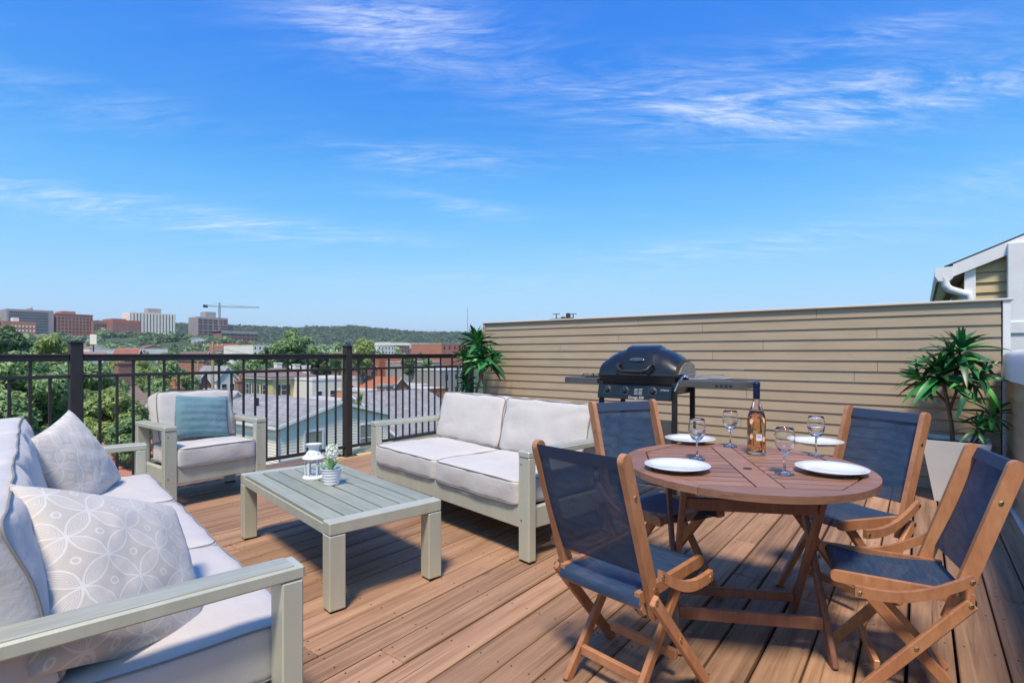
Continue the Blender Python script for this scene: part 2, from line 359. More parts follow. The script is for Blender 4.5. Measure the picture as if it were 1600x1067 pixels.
MT['redroof'] = mat('red_roof', rough=.85, fn=varied((.36, .13, .075), .18, 1.2))
MT['brownroof'] = mat('brown_roof', rough=.9, fn=varied((.20, .145, .125), .15, 1.2))
MT['flatroof'] = mat('pale_flat_roof', rough=.8, fn=varied((.50, .49, .47), .12, .7))
MT['stone'] = mat('rubble_stone', rough=.9, fn=lambda t, b: setc(t, b, ramp(t, nd(t, 'ShaderNodeTexVoronoi', Vector=mapping(t, obj_co(t), (1, 1, 2)), Scale=3.0).outputs['Color'], [(.2, (.16, .13, .10)), (.8, (.40, .34, .27))])))
MT['terracotta'] = mat('terracotta', rough=.8, fn=varied((.50, .19, .08), .15, 6))
MT['pole'] = mat('weathered_pole', rough=.9, fn=varied((.40, .29, .18), .15, 3, stretch=(4, 4, .4)))
MT['wire'] = mat('cable', (.10, .10, .10), .7)
MT['crane'] = mat('crane_steel', (.30, .27, .24), .6)
MT['orange'] = mat('orange_formwork', rough=.8, fn=varied((.45, .14, .07), .2, .3))
def ground_fn(t, b):
    co = obj_co(t); n = noise(t, co, .012, 8, .65); n2 = noise(t, co, .09, 6, .65)
    g = ramp(t, n2, [(.3, (.022, .05, .016)), (.5, (.045, .085, .028)), (.7, (.10, .11, .055))])
    u = ramp(t, n2, [(.3, (.10, .095, .09)), (.7, (.24, .22, .20))])
    setc(t, b, mix(t, M(t, 'MULTIPLY', M(t, 'SUBTRACT', n, .52, clamp=True), 6, clamp=True), g, u))
MT['ground'] = mat('town_ground', rough=.95, fn=ground_fn)
def bluff_fn(t, b):
    n2 = noise(t, obj_co(t), .03, 8, .68)
    setc(t, b, ramp(t, n2, [(.33, (.028, .05, .02)), (.5, (.07, .085, .035)), (.66, (.20, .155, .10))]))
MT['bluff'] = mat('scrub_slope', rough=.95, fn=bluff_fn)

# ------------------------------------------------------------------ terrain
def elev(x, y):
    z = x * FW[0] + y * FW[1]; l = x * RT[0] + y * RT[1]; r = math.hypot(x, y); az = math.degrees(math.atan2(l, z))
    e = float(np.interp(r, [0, 70, 200, 400, 600, 1000, 1500, 1900, 2400, 2900, 6000, 9000], [-10, -10, -8, -4, 2, 9, 22, 70, 93, 96, 60, 0]))
    if r > 1400: e *= 1 + min(1, (r - 1400) / 500) * (float(np.interp(az, [-60, -30, -22, -16.5, -13, -9, 0, 40], [1.0, 1.08, 1.02, 1.12, .93, .84, .86, .9])) - 1)
    if r > 1400: e += 13 * mnoise.noise(Vector((x / 420, y / 420, 0))) * min(1, (r - 1400) / 500) + 5 * mnoise.noise(Vector((x / 130, y / 130, 3))) * min(1, (r - 1400) / 500)
    k = max(0., min(1., (-23 - az) / 9)) if az > -100 else 0.
    if k > 0 and r > 500:
        s = max(0., min(1., (z - 560) / 110)); s = s * s * (3 - 2 * s)
        e = e + (max(e, 24.0) - e) * k * s
    return e
nr, na = 70, 240
rad = [6.0 * (9000 / 6.0) ** (i / (nr - 1)) for i in range(nr)]
tm = MB()
for r_ in rad:
    for k in range(na):
        a = 2 * math.pi * k / na; x, y = r_ * math.cos(a), r_ * math.sin(a); tm.v.append((x, y, elev(x, y)))
for i in range(nr - 1):
    for k in range(na): tm.f.append((i * na + k, i * na + (k + 1) % na, (i + 1) * na + (k + 1) % na, (i + 1) * na + k))
tm.v.append((0, 0, -10)); tm.f += [(len(tm.v) - 1, k, (k + 1) % na) for k in range(na)]
tm.build('ground', MT['ground'], kind='structure', smooth=True)

# ------------------------------------------------------------------ deck
DX0, DX1, DY0, DY1 = -5.40, .58, -2.6, 6.10
deck = bpy.data.objects.new('deck', None); COL.objects.link(deck); deck['kind'] = 'structure'
pw = .1555; nb = int(round((DX1 - DX0) / pw)); nail = MB()
for i in range(nb):
    gl, gr_ = random.uniform(.003, .0075), random.uniform(.003, .0075); x0 = DX1 - (i + 1) * pw + gl; x1 = DX1 - i * pw - gr_
    cuts = [DY0]; y = DY0 + random.uniform(.6, 3.6)
    while y < DY1 - .5: cuts.append(y); y += random.uniform(2.2, 4.2)
    cuts.append(DY1)
    for a, b_ in zip(cuts[:-1], cuts[1:]):
        dz = random.uniform(-.002, .001); L = b_ - a
        me = MB().cbox(x0, x1, -L / 2 + .0015, L / 2 - .0015, -.035, 0, .005).mesh('plank', MT['deck'])
        o = link('plank', me, deck); o.location = (0, (a + b_) / 2, dz); o.rotation_euler = (0, random.uniform(-.004, .004) * 0, 0)
        yy = math.ceil(a / .41) * .41
        ys = [a + .03, b_ - .03]
        while yy < b_ - .1:
            if yy > a + .1: ys.append(yy)
            yy += .41
        for yn in ys:
            for xn in (x0 + .028, x1 - .028):
                nail.lathe([(.0042, 0), (.0042, .0012)], 6, (xn + random.uniform(-.006, .006), yn + random.uniform(-.008, .008), dz))
nail.build('nail_heads', mat('rusty_nail', (.05, .035, .028), .7), deck, kind='stuff')
MB().box(DX0 - .02, DX1, DY0, DY1, -.16, -.05).build('deck_underlay', MT['dark'], deck)
# paler new boards along the railing edge
for k, (yy0, yy1) in enumerate([(3.62, 4.9), (4.92, 6.09)]):
    for j in range(3):
        MB().cbox(-5.70 + j * .145, -5.70 + j * .145 + .138, yy0, yy1, -.03, .006, .004).build('new_plank', MT['newwood'], deck)
for j in range(2): MB().cbox(-5.70 + j * .15, -5.70 + j * .15 + .142, DY0, 3.6, -.06, -.012, .004).build('edge_plank', MT['deck'], deck)
own = thing('roof_deck_house', 'brick house carrying the timber roof deck', 'house', (-2.4, 1.7, -10))
MB().box(-3.25, 3.0, -4.4, 4.55, 0, 9.82).build('wall', MT['brick'], own)

# ------------------------------------------------------------------ clapboard walls
def clap_wall(par, u0, u1, z0, z1, exp_, to, mt, thick=.020, joints=(1.6, 3.4), seedk=0):
    """courses of lapped boards; to(u, out, z) -> xyz"""
    rg = random.Random(seedk); z = z0
    while z < z1 - .01:
        zt = min(z + exp_, z1); u = u0; nxt = u0 + rg.uniform(.4, joints[1])
        while u < u1 - .001:
            e = u1 if nxt > u1 - .35 else nxt
            b = MB()
            pr = [(thick, z), (thick - .002, z - .003), (.002, z - .003), (.002, zt + .006), (.006, zt + .006)]
            n = len(pr)
            vs = [to(u + .0016, o_, zz_) for (o_, zz_) in pr] + [to(e - .0016, o_, zz_) for (o_, zz_) in pr]
            b.add(vs, [tuple(range(n)), tuple(range(n, 2 * n))[::-1]] + [(i, n + i, n + (i + 1) % n, (i + 1) % n) for i in range(n)])
            bm = bmesh.new(); me = b.mesh('siding_board', mt); bm.from_mesh(me); bmesh.ops.recalc_face_normals(bm, faces=bm.faces); bm.to_mesh(me); bm.free()
            link('siding_board', me, par)
            u = e; nxt = e + rg.uniform(*joints)
        z = zt
WY, WH = 6.10, 1.655
wall = thing('siding_wall', 'long beige clapboard parapet wall behind the grill', 'wall', (0, 0, 0))
MB().box(-5.14, .60, WY, WY + .16, -.3, WH - .01).build('wall_core', MT['dark'], wall)
clap_wall(wall, -5.13, .545, .0, WH - .012, .1035, lambda u, o, z: (u, WY - o, z), MT['siding'], seedk=3)
MB().cbox(-5.17, .62, WY - .045, WY + .19, WH - .008, WH + .012, .004).build('coping', mat('tan_coping', rough=.5, fn=varied((.58, .54, .48), .06, 3)), wall)
MB().cbox(-5.165, -5.125, WY - .034, WY + .16, 0, WH - .01, .003).build('corner_trim', MT['siding'], wall)
MB().cbox(.552, .60, WY - .032, WY - .001, 0.0, WH - .01, .003).build('corner_trim', MT['white'], wall)
rwall = thing('siding_wall', 'low beige clapboard side wall with white cap at the right edge', 'wall', (0, 0, 0))
MB().box(.585, .72, -2.6, 6.04, -.3, 1.02).build('wall_core', MT['dark'], rwall)
clap_wall(rwall, -2.6, 6.03, .03, 1.03, .1035, lambda u, o, z: (.585 - o, u, z), MT['siding'], seedk=5)
MB().cbox(.545, .584, -2.6, 6.03, .0, .028, .004).build('base_trim', MT['white'], rwall)
cp = MB()   # thick white membrane cap, slightly wavy
ys = np.linspace(-2.6, 6.0, 90); prof = [(.53, 1.0), (.535, 1.10), (.545, 1.19), (.57, 1.225), (.64, 1.235), (.76, 1.225), (.79, 1.18), (.79, 1.0)]
for y in ys:
    for (x, z) in prof: cp.v.append((x + .006 * mnoise.noise(Vector((y * 3.1, z * 4, 0))), y, z + .008 * mnoise.noise(Vector((y * 2.3, x * 5, 4)))))
n = len(prof)
for i in range(len(ys) - 1):
    for j in range(n - 1): cp.f.append((i * n + j, i * n + j + 1, (i + 1) * n + j + 1, (i + 1) * n + j))
cp.f += [tuple(range(n))[::-1], tuple((len(ys) - 1) * n + j for j in range(n))]
smooth_angle(cp.build('cap', MT['whitecap'], rwall), 50)

# ------------------------------------------------------------------ railing
RX = -5.36; RH = 1.2
rail = thing('railing', 'black metal balcony railing with square posts and thin balusters', 'railing', (RX, 0, 0))
post_y = [1.29 - 2.53, 1.29, 3.84, 6.0]
for k, y in enumerate(post_y):
    h = RH + .085 if k < 3 else RH
    p = MB().cbox(-.042, .042, y - .042, y + .042, .0, h, .005).build('post', MT['rail'], rail)
    if k < 3: MB().cbox(-.05, .05, y - .05, y + .05, h, h + .012, .004).cbox(-.035, .035, y - .035, y + .035, h + .012, h + .02, .006).build('post_cap', MT['rail'], p)
    bp = MB().cbox(-.085, .085, y - .085, y + .085, .0, .014, .004)
    for sx_ in (-.062, .062):
        for sy_ in (-.062, .062): bp.lathe([(.012, .014), (.012, .022), (.007, .026)], 6, (sx_, y + sy_, 0))
    bp.build('base_plate', MT['rail'], p)
for a, b_ in zip(post_y[:-1], post_y[1:]):
    y0, y1 = a + .042, b_ - .042
    MB().cbox(-.036, .036, y0, y1, RH - .018, RH, .006).cbox(-.026, .026, y0, y1, RH - .058, RH - .018, .003).build('top_rail', MT['rail'], rail)
    MB().cbox(-.016, .016, y0, y1, 1.008, 1.036, .003).build('middle_rail', MT['rail'], rail)
    MB().cbox(-.018, .018, y0, y1, .095, .128, .003).build('bottom_rail', MT['rail'], rail)
    nbal = int(round((y1 - y0) / .1165)); stp = (y1 - y0) / nbal
    for k in range(1, nbal):
        y = y0 + k * stp; top = RH - .05 if k % 2 else 1.012
        MB().cbox(-.0095, .0095, y - .0095, y + .0095, .12, top, .002).build('baluster', MT['rail'], rail)

# ------------------------------------------------------------------ neighbour house over the wall (top right)
nh = thing('gabled_house', 'tan clapboard house with white gutter rising behind the wall', 'house', (.45, 8.0, -10))
def hl(x, y, z): return (x - .45, y - 8.0, z + 10)
core = MB(); poly = [(.42, -10), (4.4, -10), (4.4, 2.2 + 2 * .42), (2.4, 2.2 + 2 * .42 + .02), (.42, 2.20)]
core.add([hl(x, 8.03, z) for x, z in poly] + [hl(x, 12.0, z) for x, z in poly], [tuple(range(5)), tuple(range(5, 10))[::-1]] + [(i, i + 5, (i + 1) % 5 + 5, (i + 1) % 5) for i in range(5)])
core.build('wall', MT['siding2'], nh)
z = 1.2
while z < 3.0:
    xl = .50 if z + .05 < 2.19 else .50 + (z + .07 - 2.19) / .43
    if xl < 2.2:
        b = MB(); x0_, x1_ = xl, 2.6
        b.add([hl(x0_, 8.03, z + .12), hl(x0_, 8.003, z), hl(x0_, 8.03, z), hl(x1_, 8.03, z + .12), hl(x1_, 8.003, z), hl(x1_, 8.03, z)], [(0, 1, 4, 3), (1, 2, 5, 4), (0, 2, 1), (3, 4, 5)])
        b.build('siding_board', MT['siding2'], nh)
    z += .115
def rake_z(x): return 2.245 + (x - .42) * .43
ang = math.atan(.43)
def rbar(x0, x1, y0, y1, dz0, dz1, name, mt):
    MB().add([hl(x, y, rake_z(x) + dz) for x in (x0, x1) for y in (y0, y1) for dz in (dz0, dz1)], [(0, 1, 3, 2), (4, 6, 7, 5), (0, 4, 5, 1), (2, 3, 7, 6), (0, 2, 6, 4), (1, 5, 7, 3)]).build(name, mt, nh)
rbar(.30, 2.6, 7.92, 8.0, -.11, .03, 'rake_board', MT['white'])
rbar(.22, 2.6, 7.925, 12.1, .032, .05, 'roof', mat('dark_shingle', (.05, .05, .055), .9))
MB().cbox(*sorted((hl(.40, 0, 0)[0], hl(.50, 0, 0)[0])), -.03, .028, 10.8, 12.21, .004).build('corner_board', MT['white'], nh)
g = MB()   # ogee gutter running back along the eave
gp = [(.14, 2.19), (.135, 2.10), (.17, 2.04), (.26, 2.03), (.30, 2.07), (.30, 2.20)]
g.add([hl(x, 7.9, z) for x, z in gp] + [hl(x, 11.9, z) for x, z in gp], [(i, i + 1, i + 7, i + 6) for i in range(5)] + [(0, 1, 2, 3, 4, 5)])
g.build('gutter', MT['white'], nh)
MB().add([hl(.15, 7.95, 2.03), hl(.40, 7.95, 2.10), hl(.40, 11.9, 2.10), hl(.15, 11.9, 2.03)], [(0, 1, 2, 3)]).build('soffit', mat('soffit_wood', (.30, .22, .15), .8), nh)
g = MB().tube([hl(.23, 7.93, 2.08), hl(.235, 7.93, 1.99), hl(.27, 7.935, 1.94), hl(.36, 7.95, 1.90), hl(.44, 7.955, 1.87), hl(.46, 7.955, 1.78), hl(.46, 7.955, 1.2)], [.04, .042, .044, .044, .044, .042, .042], 10)
smooth_angle(g.build('downspout', MT['white'], nh), 40)
MB().cbox(*[hl(v, 0, 0)[0] for v in (.755, .925)], -.14, -.03, 10.3, 12.40, .006).cbox(*[hl(v, 0, 0)[0] for v in (.74, .94)], -.16, -.01, 11.42, 11.55, .006).build('trim_post', MT['white'], nh)

# ------------------------------------------------------------------ seating
def rounded_cushion(L, D, T, r=.035, bulge=.03, seed=0, wr=.006, n=18):
    bm = bmesh.new(); bmesh.ops.create_cube(bm, size=2.0)
    bmesh.ops.subdivide_edges(bm, edges=bm.edges[:], cuts=n, use_grid_fill=True)
    hx, hy, hz = L / 2, D / 2, T / 2
    loops = {1: [], -1: []}
    for v in bm.verts:
        q = Vector(v.co); u = [math.copysign(abs(c) ** .8, c) for c in q]
        p = Vector((u[0] * hx, u[1] * hy, u[2] * hz))
        inn = Vector((max(-hx + r, min(hx - r, p.x)), max(-hy + r, min(hy - r, p.y)), max(-hz + r * .8, min(hz - r * .8, p.z))))
        d = p - inn
        if d.length > 1e-6: p = inn + d.normalized() * min(d.length, r)
        fx = 1 - min(1, abs(p.x) / hx) ** 4; fy = 1 - min(1, abs(p.y) / hy) ** 4; fz = 1 - min(1, abs(p.z) / hz) ** 2
        p.z += math.copysign(bulge * fx ** .7 * fy ** .7, p.z) * (abs(p.z) / hz)
        p.y += math.copysign(bulge * .35 * fx * fz, p.y) * (abs(p.y) / hy); p.x += math.copysign(bulge * .35 * fy * fz, p.x) * (abs(p.x) / hx)
        s = Vector((seed * 3.7, seed * 1.3, seed * 7.1))
        ed = 1 - min(fx, fy) * .75
        p += Vector((mnoise.noise(p * 9 + s), mnoise.noise(p * 9 + s + Vector((9, 0, 0))), mnoise.noise(p * 8 + s + Vector((0, 9, 0))))) * wr * (.4 + ed)
        pk = mnoise.noise(Vector((p.x * 38, p.y * 38, p.z * 6)) + s) * wr * .5 * max(0, ed - .35) * (1 - abs(q.z) ** 6 * .9 if max(abs(q.x), abs(q.y)) > .99 else 1)
        p.z += pk
        cz_ = max(0, 1 - 2.6 * abs(mnoise.noise(Vector((p.x * 3.2 + p.y * 2.5, p.y * 5.5 - p.x, p.z * 3)) + s * 2))) ** 3
        p.z -= math.copysign(cz_ * wr * .75, p.z) * (abs(p.z) / hz)
        v.co = p
        if abs(q.z) > .999 and (abs(q.x) > .999 or abs(q.y) > .999): loops[1 if q.z > 0 else -1].append((math.atan2(q.y, q.x), p.copy()))
    me = bpy.data.meshes.new('cushion'); bm.to_mesh(me); bm.free(); me.shade_smooth(); me.materials.append(MT['cushion'])
    b = MB()
    for lp_ in loops.values():
        pp = [p for _, p in sorted(lp_, key=lambda e: e[0])]
        for _ in range(3): pp = [(pp[i - 1] + pp[i] * 2 + pp[(i + 1) % len(pp)]) / 4 for i in range(len(pp))]
        b.tube([p + Vector((math.copysign(.0045, p.x) * (abs(p.x) / hx) ** 3, math.copysign(.0045, p.y) * (abs(p.y) / hy) ** 3, math.copysign(.001, p.z))) for p in pp], .0034, 5, closed=True)
    return me, b.mesh('piping', MT['piping'], True)
def seating(root, L, D, nc, arm_h=.64, aw=.09, inlay=True, back_top=.84, sh=.46):
    for s in (-1, 1):
        xo = s * (L / 2 - aw / 2); x0, x1 = xo - aw / 2, xo + aw / 2
        MB().cbox(x0, x1, -.055, 0, .012, arm_h - .036, .004).build('front_leg', MT['frame'], root)
        MB().cbox(x0, x1, -D, -D + .055, .012, arm_h - .036, .004).build('rear_leg', MT['frame'], root)
        for zs in (arm_h - .075, .24): MB().lathe([(.006, 0), (.006, .0015), (.002, .0018)], 8, (0, 0, 0), Matrix.Translation((xo + .02, .0005, zs)) @ Matrix.Rotation(R(-90), 4, 'X')).build('screw', MT['steel'], root)
        a = MB().cbox(x0, x1, -D - .005, .004, arm_h - .035, arm_h, .005).build('armrest', MT['frame'], root)
        if inlay: MB().cbox(x0 + .008, x1 - .008, -D + .01, -.022, arm_h - .01, arm_h + .005, .003).build('armrest_panel', MT['slat_y'], a)
        for yy in (-.03, -D + .028): MB().cbox(x0 + .006, x1 - .006, yy - .022, yy + .022, 0, .012, .002).build('foot_pad', MT['foot'], root)
        MB().cbox(min(xo - s * .02, xo + s * .02), max(xo - s * .02, xo + s * .02), -D + .056, -.056, .19, .31, .003).build('side_rail', MT['frame'], root)
    xi = L / 2 - aw - .001
    MB().cbox(-xi, xi, -.05, -.008, .19, .325, .005).build('front_rail', MT['frame'], root)
    MB().cbox(-xi, xi, -D + .01, -D + .05, .19, .325, .005).build('back_rail', MT['frame'], root)
    MB().box(-xi, xi, -D + .051, -.051, .27, .29).build('seat_deck', MT['foot'], root)
    b = MB(); tilt = R(12)
    for k in range(5): zz_ = .40 + k * .082; b.cbox(-xi, xi, -D + .02 - (zz_ - .4) * .0, -D + .045, zz_, zz_ + .045, .003)
    b.build('back_slats', MT['frame'], root)
    cw = (2 * xi) / nc; T = sh - .315; cd = D - .10
    for i in range(nc):
        cx = -xi + cw * (i + .5)
        cm1, pm1 = rounded_cushion(cw - .006, cd, T, .022, .018, i + nc * 5, .005)
        c = link('seat_cushion', cm1, root, mat=Matrix.Translation((cx, -cd / 2 + .012, .315 + T / 2))); link('piping', pm1, c)
        bh = back_top - sh + .02; bt = .17
        m = Matrix.Translation((cx, -D + .075 + bt / 2, sh - .005)) @ Matrix.Rotation(-R(13), 4, 'X').inverted() @ Matrix.Translation((0, 0, bh / 2)) @ Matrix.Rotation(R(90), 4, 'X')
        cm1, pm1 = rounded_cushion(cw - .008, bh, bt, .03, .035, i + nc * 9, .009)
        c = link('back_cushion', cm1, root, mat=m); link('piping', pm1, c)
FA = R(-10.7)
sofa = thing('sofa', 'long grey three-seat sofa with sage metal frame, near left edge', 'sofa', (-2.608, 1.043, 0), FA)
seating(sofa, 2.66, .73, 3)
love = thing('loveseat', 'grey two-seat sofa with sage metal frame facing the coffee table', 'sofa', (-2.70, 2.656, 0), FA + math.pi)
seating(love, 1.90, .82, 2)
arm = thing('armchair', 'single grey armchair with sage frame against the black railing', 'armchair', (-4.58, 2.04, 0), R(-90))
seating(arm, .80, .60, 1, back_top=.86)

# throw pillows
def pillow_mesh(w, h, t, mt, n=30, seed=0, ribs=0, cor=.07):
    vs = []; fs = []; N = n + 1
    for side in (1, -1):
        for j in range(N):
            for i in range(N):
                u = -1 + 2 * i / n; v = -1 + 2 * j / n
                x = u * w / 2 * (1 - cor * (1 - v * v)); y = v * h / 2 * (1 - cor * (1 - u * u))
                z = t / 2 * max(0, (1 - u ** 2) * (1 - v ** 2)) ** .42
                if ribs: z += .006 * abs(math.sin((v + 1) * ribs * math.pi / 2)) * min(1, 4 * (1 - abs(u))) * min(1, 4 * (1 - abs(v))) - .003
                z += .010 * mnoise.noise(Vector((u * 2.2 + seed, v * 2.2, side * 3))) * (1 - u ** 4) * (1 - v ** 4)
                z += .004 * mnoise.noise(Vector((u * 9 + seed, v * 9, side * 5))) * (1 - u ** 8) * (1 - v ** 8)
                vs.append((x, y, side * z))
    for s in (0, 1):
        for j in range(n):
            for i in range(n):
                a = s * N * N + j * N + i; q = (a, a + 1, a + N + 1, a + N); fs.append(q if s == 0 else q[::-1])
    b = MB(); b.add(vs, fs); me = b.mesh('pillow', mt)
    bm = bmesh.new(); bm.from_mesh(me); bmesh.ops.remove_doubles(bm, verts=bm.verts, dist=.0004); bm.to_mesh(me); bm.free(); me.shade_smooth(); return me
def place_pillow(name, label, me, world, normal, spin, grp=None):
    """normal: facing direction of the pillow's front; spin: turn about it (0 = square)"""
    z = Vector(normal).normalized(); y = Vector((0, 0, 1)); y = (y - z * y.dot(z)).normalized(); x = y.cross(z)
    m = Matrix(((x.x, y.x, z.x, world[0]), (x.y, y.y, z.y, world[1]), (x.z, y.z, z.z, world[2]), (0, 0, 0, 1))) @ Matrix.Rotation(spin, 4, 'Z')
    o = link(name, me); o.matrix_world = m; tag(o, label, 'pillow', grp); return o
def sofa_pt(x, y, z): return sofa.matrix_world @ Vector((x, y, z))
bpy.context.view_layer.update()
def dirw(root, v): return (root.matrix_world.to_3x3() @ Vector(v))
PG = 'patterned throw pillows on the sofa'
place_pillow('throw_pillow', 'beige pillow with white petal pattern on the far end of the sofa', pillow_mesh(.47, .47, .18, MT['pillow'], seed=1), sofa_pt(-.80, -.37, .635), dirw(sofa, (.50, .75, .42)), R(16), PG)
place_pillow('throw_pillow', 'large beige petal-patterned pillow leaning beside the near sofa arm', pillow_mesh(.48, .48, .20, MT['pillow'], seed=5), sofa_pt(1.0, -.37, .62), dirw(sofa, (.55, .60, .58)), R(-27), PG)
place_pillow('throw_pillow', 'teal ribbed pillow propped on the armchair', pillow_mesh(.44, .38, .14, MT['teal'], seed=9, ribs=6, cor=.05), arm.matrix_world @ Vector((-.02, -.36, .66)), dirw(arm, (.02, .92, .34)), R(-6))

# ------------------------------------------------------------------ coffee table
ct = thing('coffee_table', 'low sage coffee table with grey slatted top', 'coffee table', (-2.79, 1.885, 0), FA)
cl, cw_, chh = 1.40, .62, .42
for sx_ in (-1, 1):
    for sy_ in (-1, 1):
        x = sx_ * (cl / 2 - .04); y = sy_ * (cw_ / 2 - .04)
        l = MB().cbox(x - .04, x + .04, y - .04, y + .04, .01, chh - .062, .004).build('leg', MT['frame'], ct)
        MB().cbox(x - .034, x + .034, y - .034, y + .034, 0, .01, .002).build('foot_pad', MT['foot'], l)
    x0, x1 = sorted((sx_ * (cl / 2 - .08), sx_ * cl / 2))
    MB().cbox(x0, x1, -cw_ / 2, cw_ / 2, chh - .06, chh, .005).build('end_rail', MT['frame'], ct)
for sy_ in (-1, 1):
    y0, y1 = sorted((sy_ * (cw_ / 2 - .03), sy_ * (cw_ / 2 - .004)))
    MB().cbox(-cl / 2 + .081, cl / 2 - .081, y0, y1, chh - .07, chh - .018, .003).build('side_rail', MT['frame'], ct)
ns = 6; sw = (cw_ - .008) / ns
for k in range(ns):
    MB().cbox(-cl / 2 + .082, cl / 2 - .082, -cw_ / 2 + .004 + k * sw + .0055, -cw_ / 2 + .004 + (k + 1) * sw - .0055, chh - .017, chh + .001, .002).build('slat', MT['slat'], ct)
MB().box(-cl / 2 + .085, cl / 2 - .085, -cw_ / 2 + .04, cw_ / 2 - .04, chh - .045, chh - .03).build('top_support', MT['foot'], ct)

def on_plane(px, py, h):
    z = F_PX * (CAM_H - h) / (py - Y_H); return P(px, py, z)
# lantern
lp = on_plane(490, 747, chh + .001)
ln = thing('lantern', 'small white metal candle lantern on the coffee table', 'lantern', lp, R(20))
smooth_angle(MB().lathe([(.062, 0), (.066, .004), (.066, .012), (.056, .018), (.05, .022)], 28).build('base', MT['lantern'], ln))
smooth_angle(MB().lathe([(.066, .125), (.068, .130), (.060, .140), (.034, .172), (.030, .176), (.030, .192), (.046, .212), (.048, .216), (.03, .214)], 28).build('roof', MT['lantern'], ln))
for k in range(6):
    t = k * math.pi / 3; MB().cbox(-.005, .005, -.003, .003, .020, .128, .001, Matrix.Rotation(t, 4, 'Z') @ Matrix.Translation((0, .050, 0))).build('bar', MT['lantern'], ln)
    MB().box(-.021, .021, -.0008, .0008, .024, .124, Matrix.Rotation(t + math.pi / 6, 4, 'Z') @ Matrix.Translation((0, .043, 0))).build('pane', mat('thin_glass', (1, 1, 1), .02, Transmission_Weight=1.0, IOR=1.05) if k == 0 else bpy.data.materials['thin_glass'], ln)
b = MB()
for k in range(10):
    t = k * 2 * math.pi / 10; b.lathe([(.0035, 0), (.0035, .002)], 8, (0, 0, 0), Matrix.Rotation(t, 4, 'Z') @ Matrix.Translation((0, .047, .157)) @ Matrix.Rotation(R(-40), 4, 'X'))
b.build('vent_hole', MT['foot'], ln)
# hyacinth
hp = on_plane(518, 757, chh + .001)
hy = thing('potted_hyacinth', 'white hyacinth in a ribbed white pot on the coffee table', 'potted plant', hp)
pr = [(.040, 0), (.042, .003)]
for k in range(5): z = .006 + k * .017; rr = .043 + k * .0032; pr += [(rr, z), (rr + .0022, z + .004), (rr + .0026, z + .012), (rr + .0008, z + .0155)]
pr += [(.061, .092), (.062, .097), (.058, .097), (.056, .088)]
smooth_angle(MB().lathe(pr, 32).build('pot', MT['ceramic'], hy), 60)
MB().lathe([(.0, .088), (.0565, .086)], 24).build('soil', MT['terracotta'], hy)
MB().tube([(0, 0, .085), (.002, 0, .16), (.006, .002, .235)], [.006, .005, .003], 7).build('stem', MT['stem'], hy)
def blade(L, w, droop, fold=.25, n=7):
    b = MB()
    for i in range(n + 1):
        t = i / n; ww = w * (math.sin(math.pi * min(1, t * .92 + .08)) ** .7) * (1 if t < .98 else 0); x = L * t * (1 - .25 * droop * t); z = L * (.28 * t - droop * t * t)
        b.v += [(x, -ww, z + fold * ww), (x, 0, z), (x, ww, z + fold * ww)]
    for i in range(n):
        a = i * 3; b.f += [(a, a + 3, a + 4, a + 1), (a + 1, a + 4, a + 5, a + 2)]
    return b
for k, (az_, el_, L, w) in enumerate([(20, 10, .13, .012), (100, 35, .11, .012), (175, 25, .12, .013), (205, 5, .13, .012), (300, 62, .09, .015), (330, 50, .10, .014), (255, 70, .08, .014)]):
    me = blade(L, w, .25).mesh('leaf', MT['stem'], True)
    link('leaf', me, hy, mat=Matrix.Translation((0, 0, .088)) @ Matrix.Rotation(R(az_), 4, 'Z') @ Matrix.Rotation(-R(el_), 4, 'Y'))
fl = MB()
rg = random.Random(4)
for k in range(46):
    zz_ = .135 + .10 * (k / 46) + rg.uniform(-.004, .004); rr = .030 * math.sin(math.pi * min(1, .35 + .6 * (1 - k / 46))) ; t = k * 2.4
    c = Vector((.004 + rr * math.cos(t), rr * math.sin(t), zz_)); outw = Vector((math.cos(t), math.sin(t), .35)).normalized()
    for j in range(6):
        m = Matrix.Translation(c) @ outw.to_track_quat('Z', 'Y').to_matrix().to_4x4() @ Matrix.Rotation(j * math.pi / 3 + t, 4, 'Z')
        fl.add([(0, -.002, 0), (.008, -.0035, .005), (.015, 0, .003), (.008, .0035, .005)], [(0, 1, 2, 3)], m)
fl.build('flower', MT['petal'], hy)

# ------------------------------------------------------------------ dining table
TZ, TC = .73, 2.30 * FW + .985 * RT
dt = thing('dining_table', 'round brown slatted wooden dining table set for four', 'table', (TC[0], TC[1], 0), TH - R(10))
RXd, RYd = .490, .535
oc = [(.40, .20), (.24, .40), (-.24, .40), (-.40, .20), (-.40, -.20), (-.24, -.40), (.24, -.40), (.40, -.20)]
oc = [(x * .97, y * 1.05) for x, y in oc]
def circ(a): return (RXd * math.cos(a), RYd * math.sin(a))
for k in range(8):
    p, q = oc[k], oc[(k + 1) % 8]; a0 = math.atan2(p[1] / RYd, p[0] / RXd); a1 = math.atan2(q[1] / RYd, q[0] / RXd)
    while a1 < a0: a1 += 2 * math.pi
    e = .0018; arc = [circ(a0 + e + (a1 - a0 - 2 * e) * i / 12) for i in range(13)]
    t = .0025; dx, dy = q[0] - p[0], q[1] - p[1]; l = math.hypot(dx, dy); ux, uy = dx / l * .0008, dy / l * .0008
    poly = [(q[0] - ux, q[1] - uy), (p[0] + ux, p[1] + uy)] + arc
    MB().prism(poly, TZ - .026, TZ).build('rim_segment', MT['tabwood'], dt)
inx, iny = .388 - .004, .42 - .004
def half_w(y):   # octagon half width at y
    ya, yb = .20 * 1.05, .40 * 1.05; xa, xb = .40 * .97, .24 * .97
    return (xa if abs(y) <= ya else xa + (xb - xa) * (abs(y) - ya) / (yb - ya)) - .004
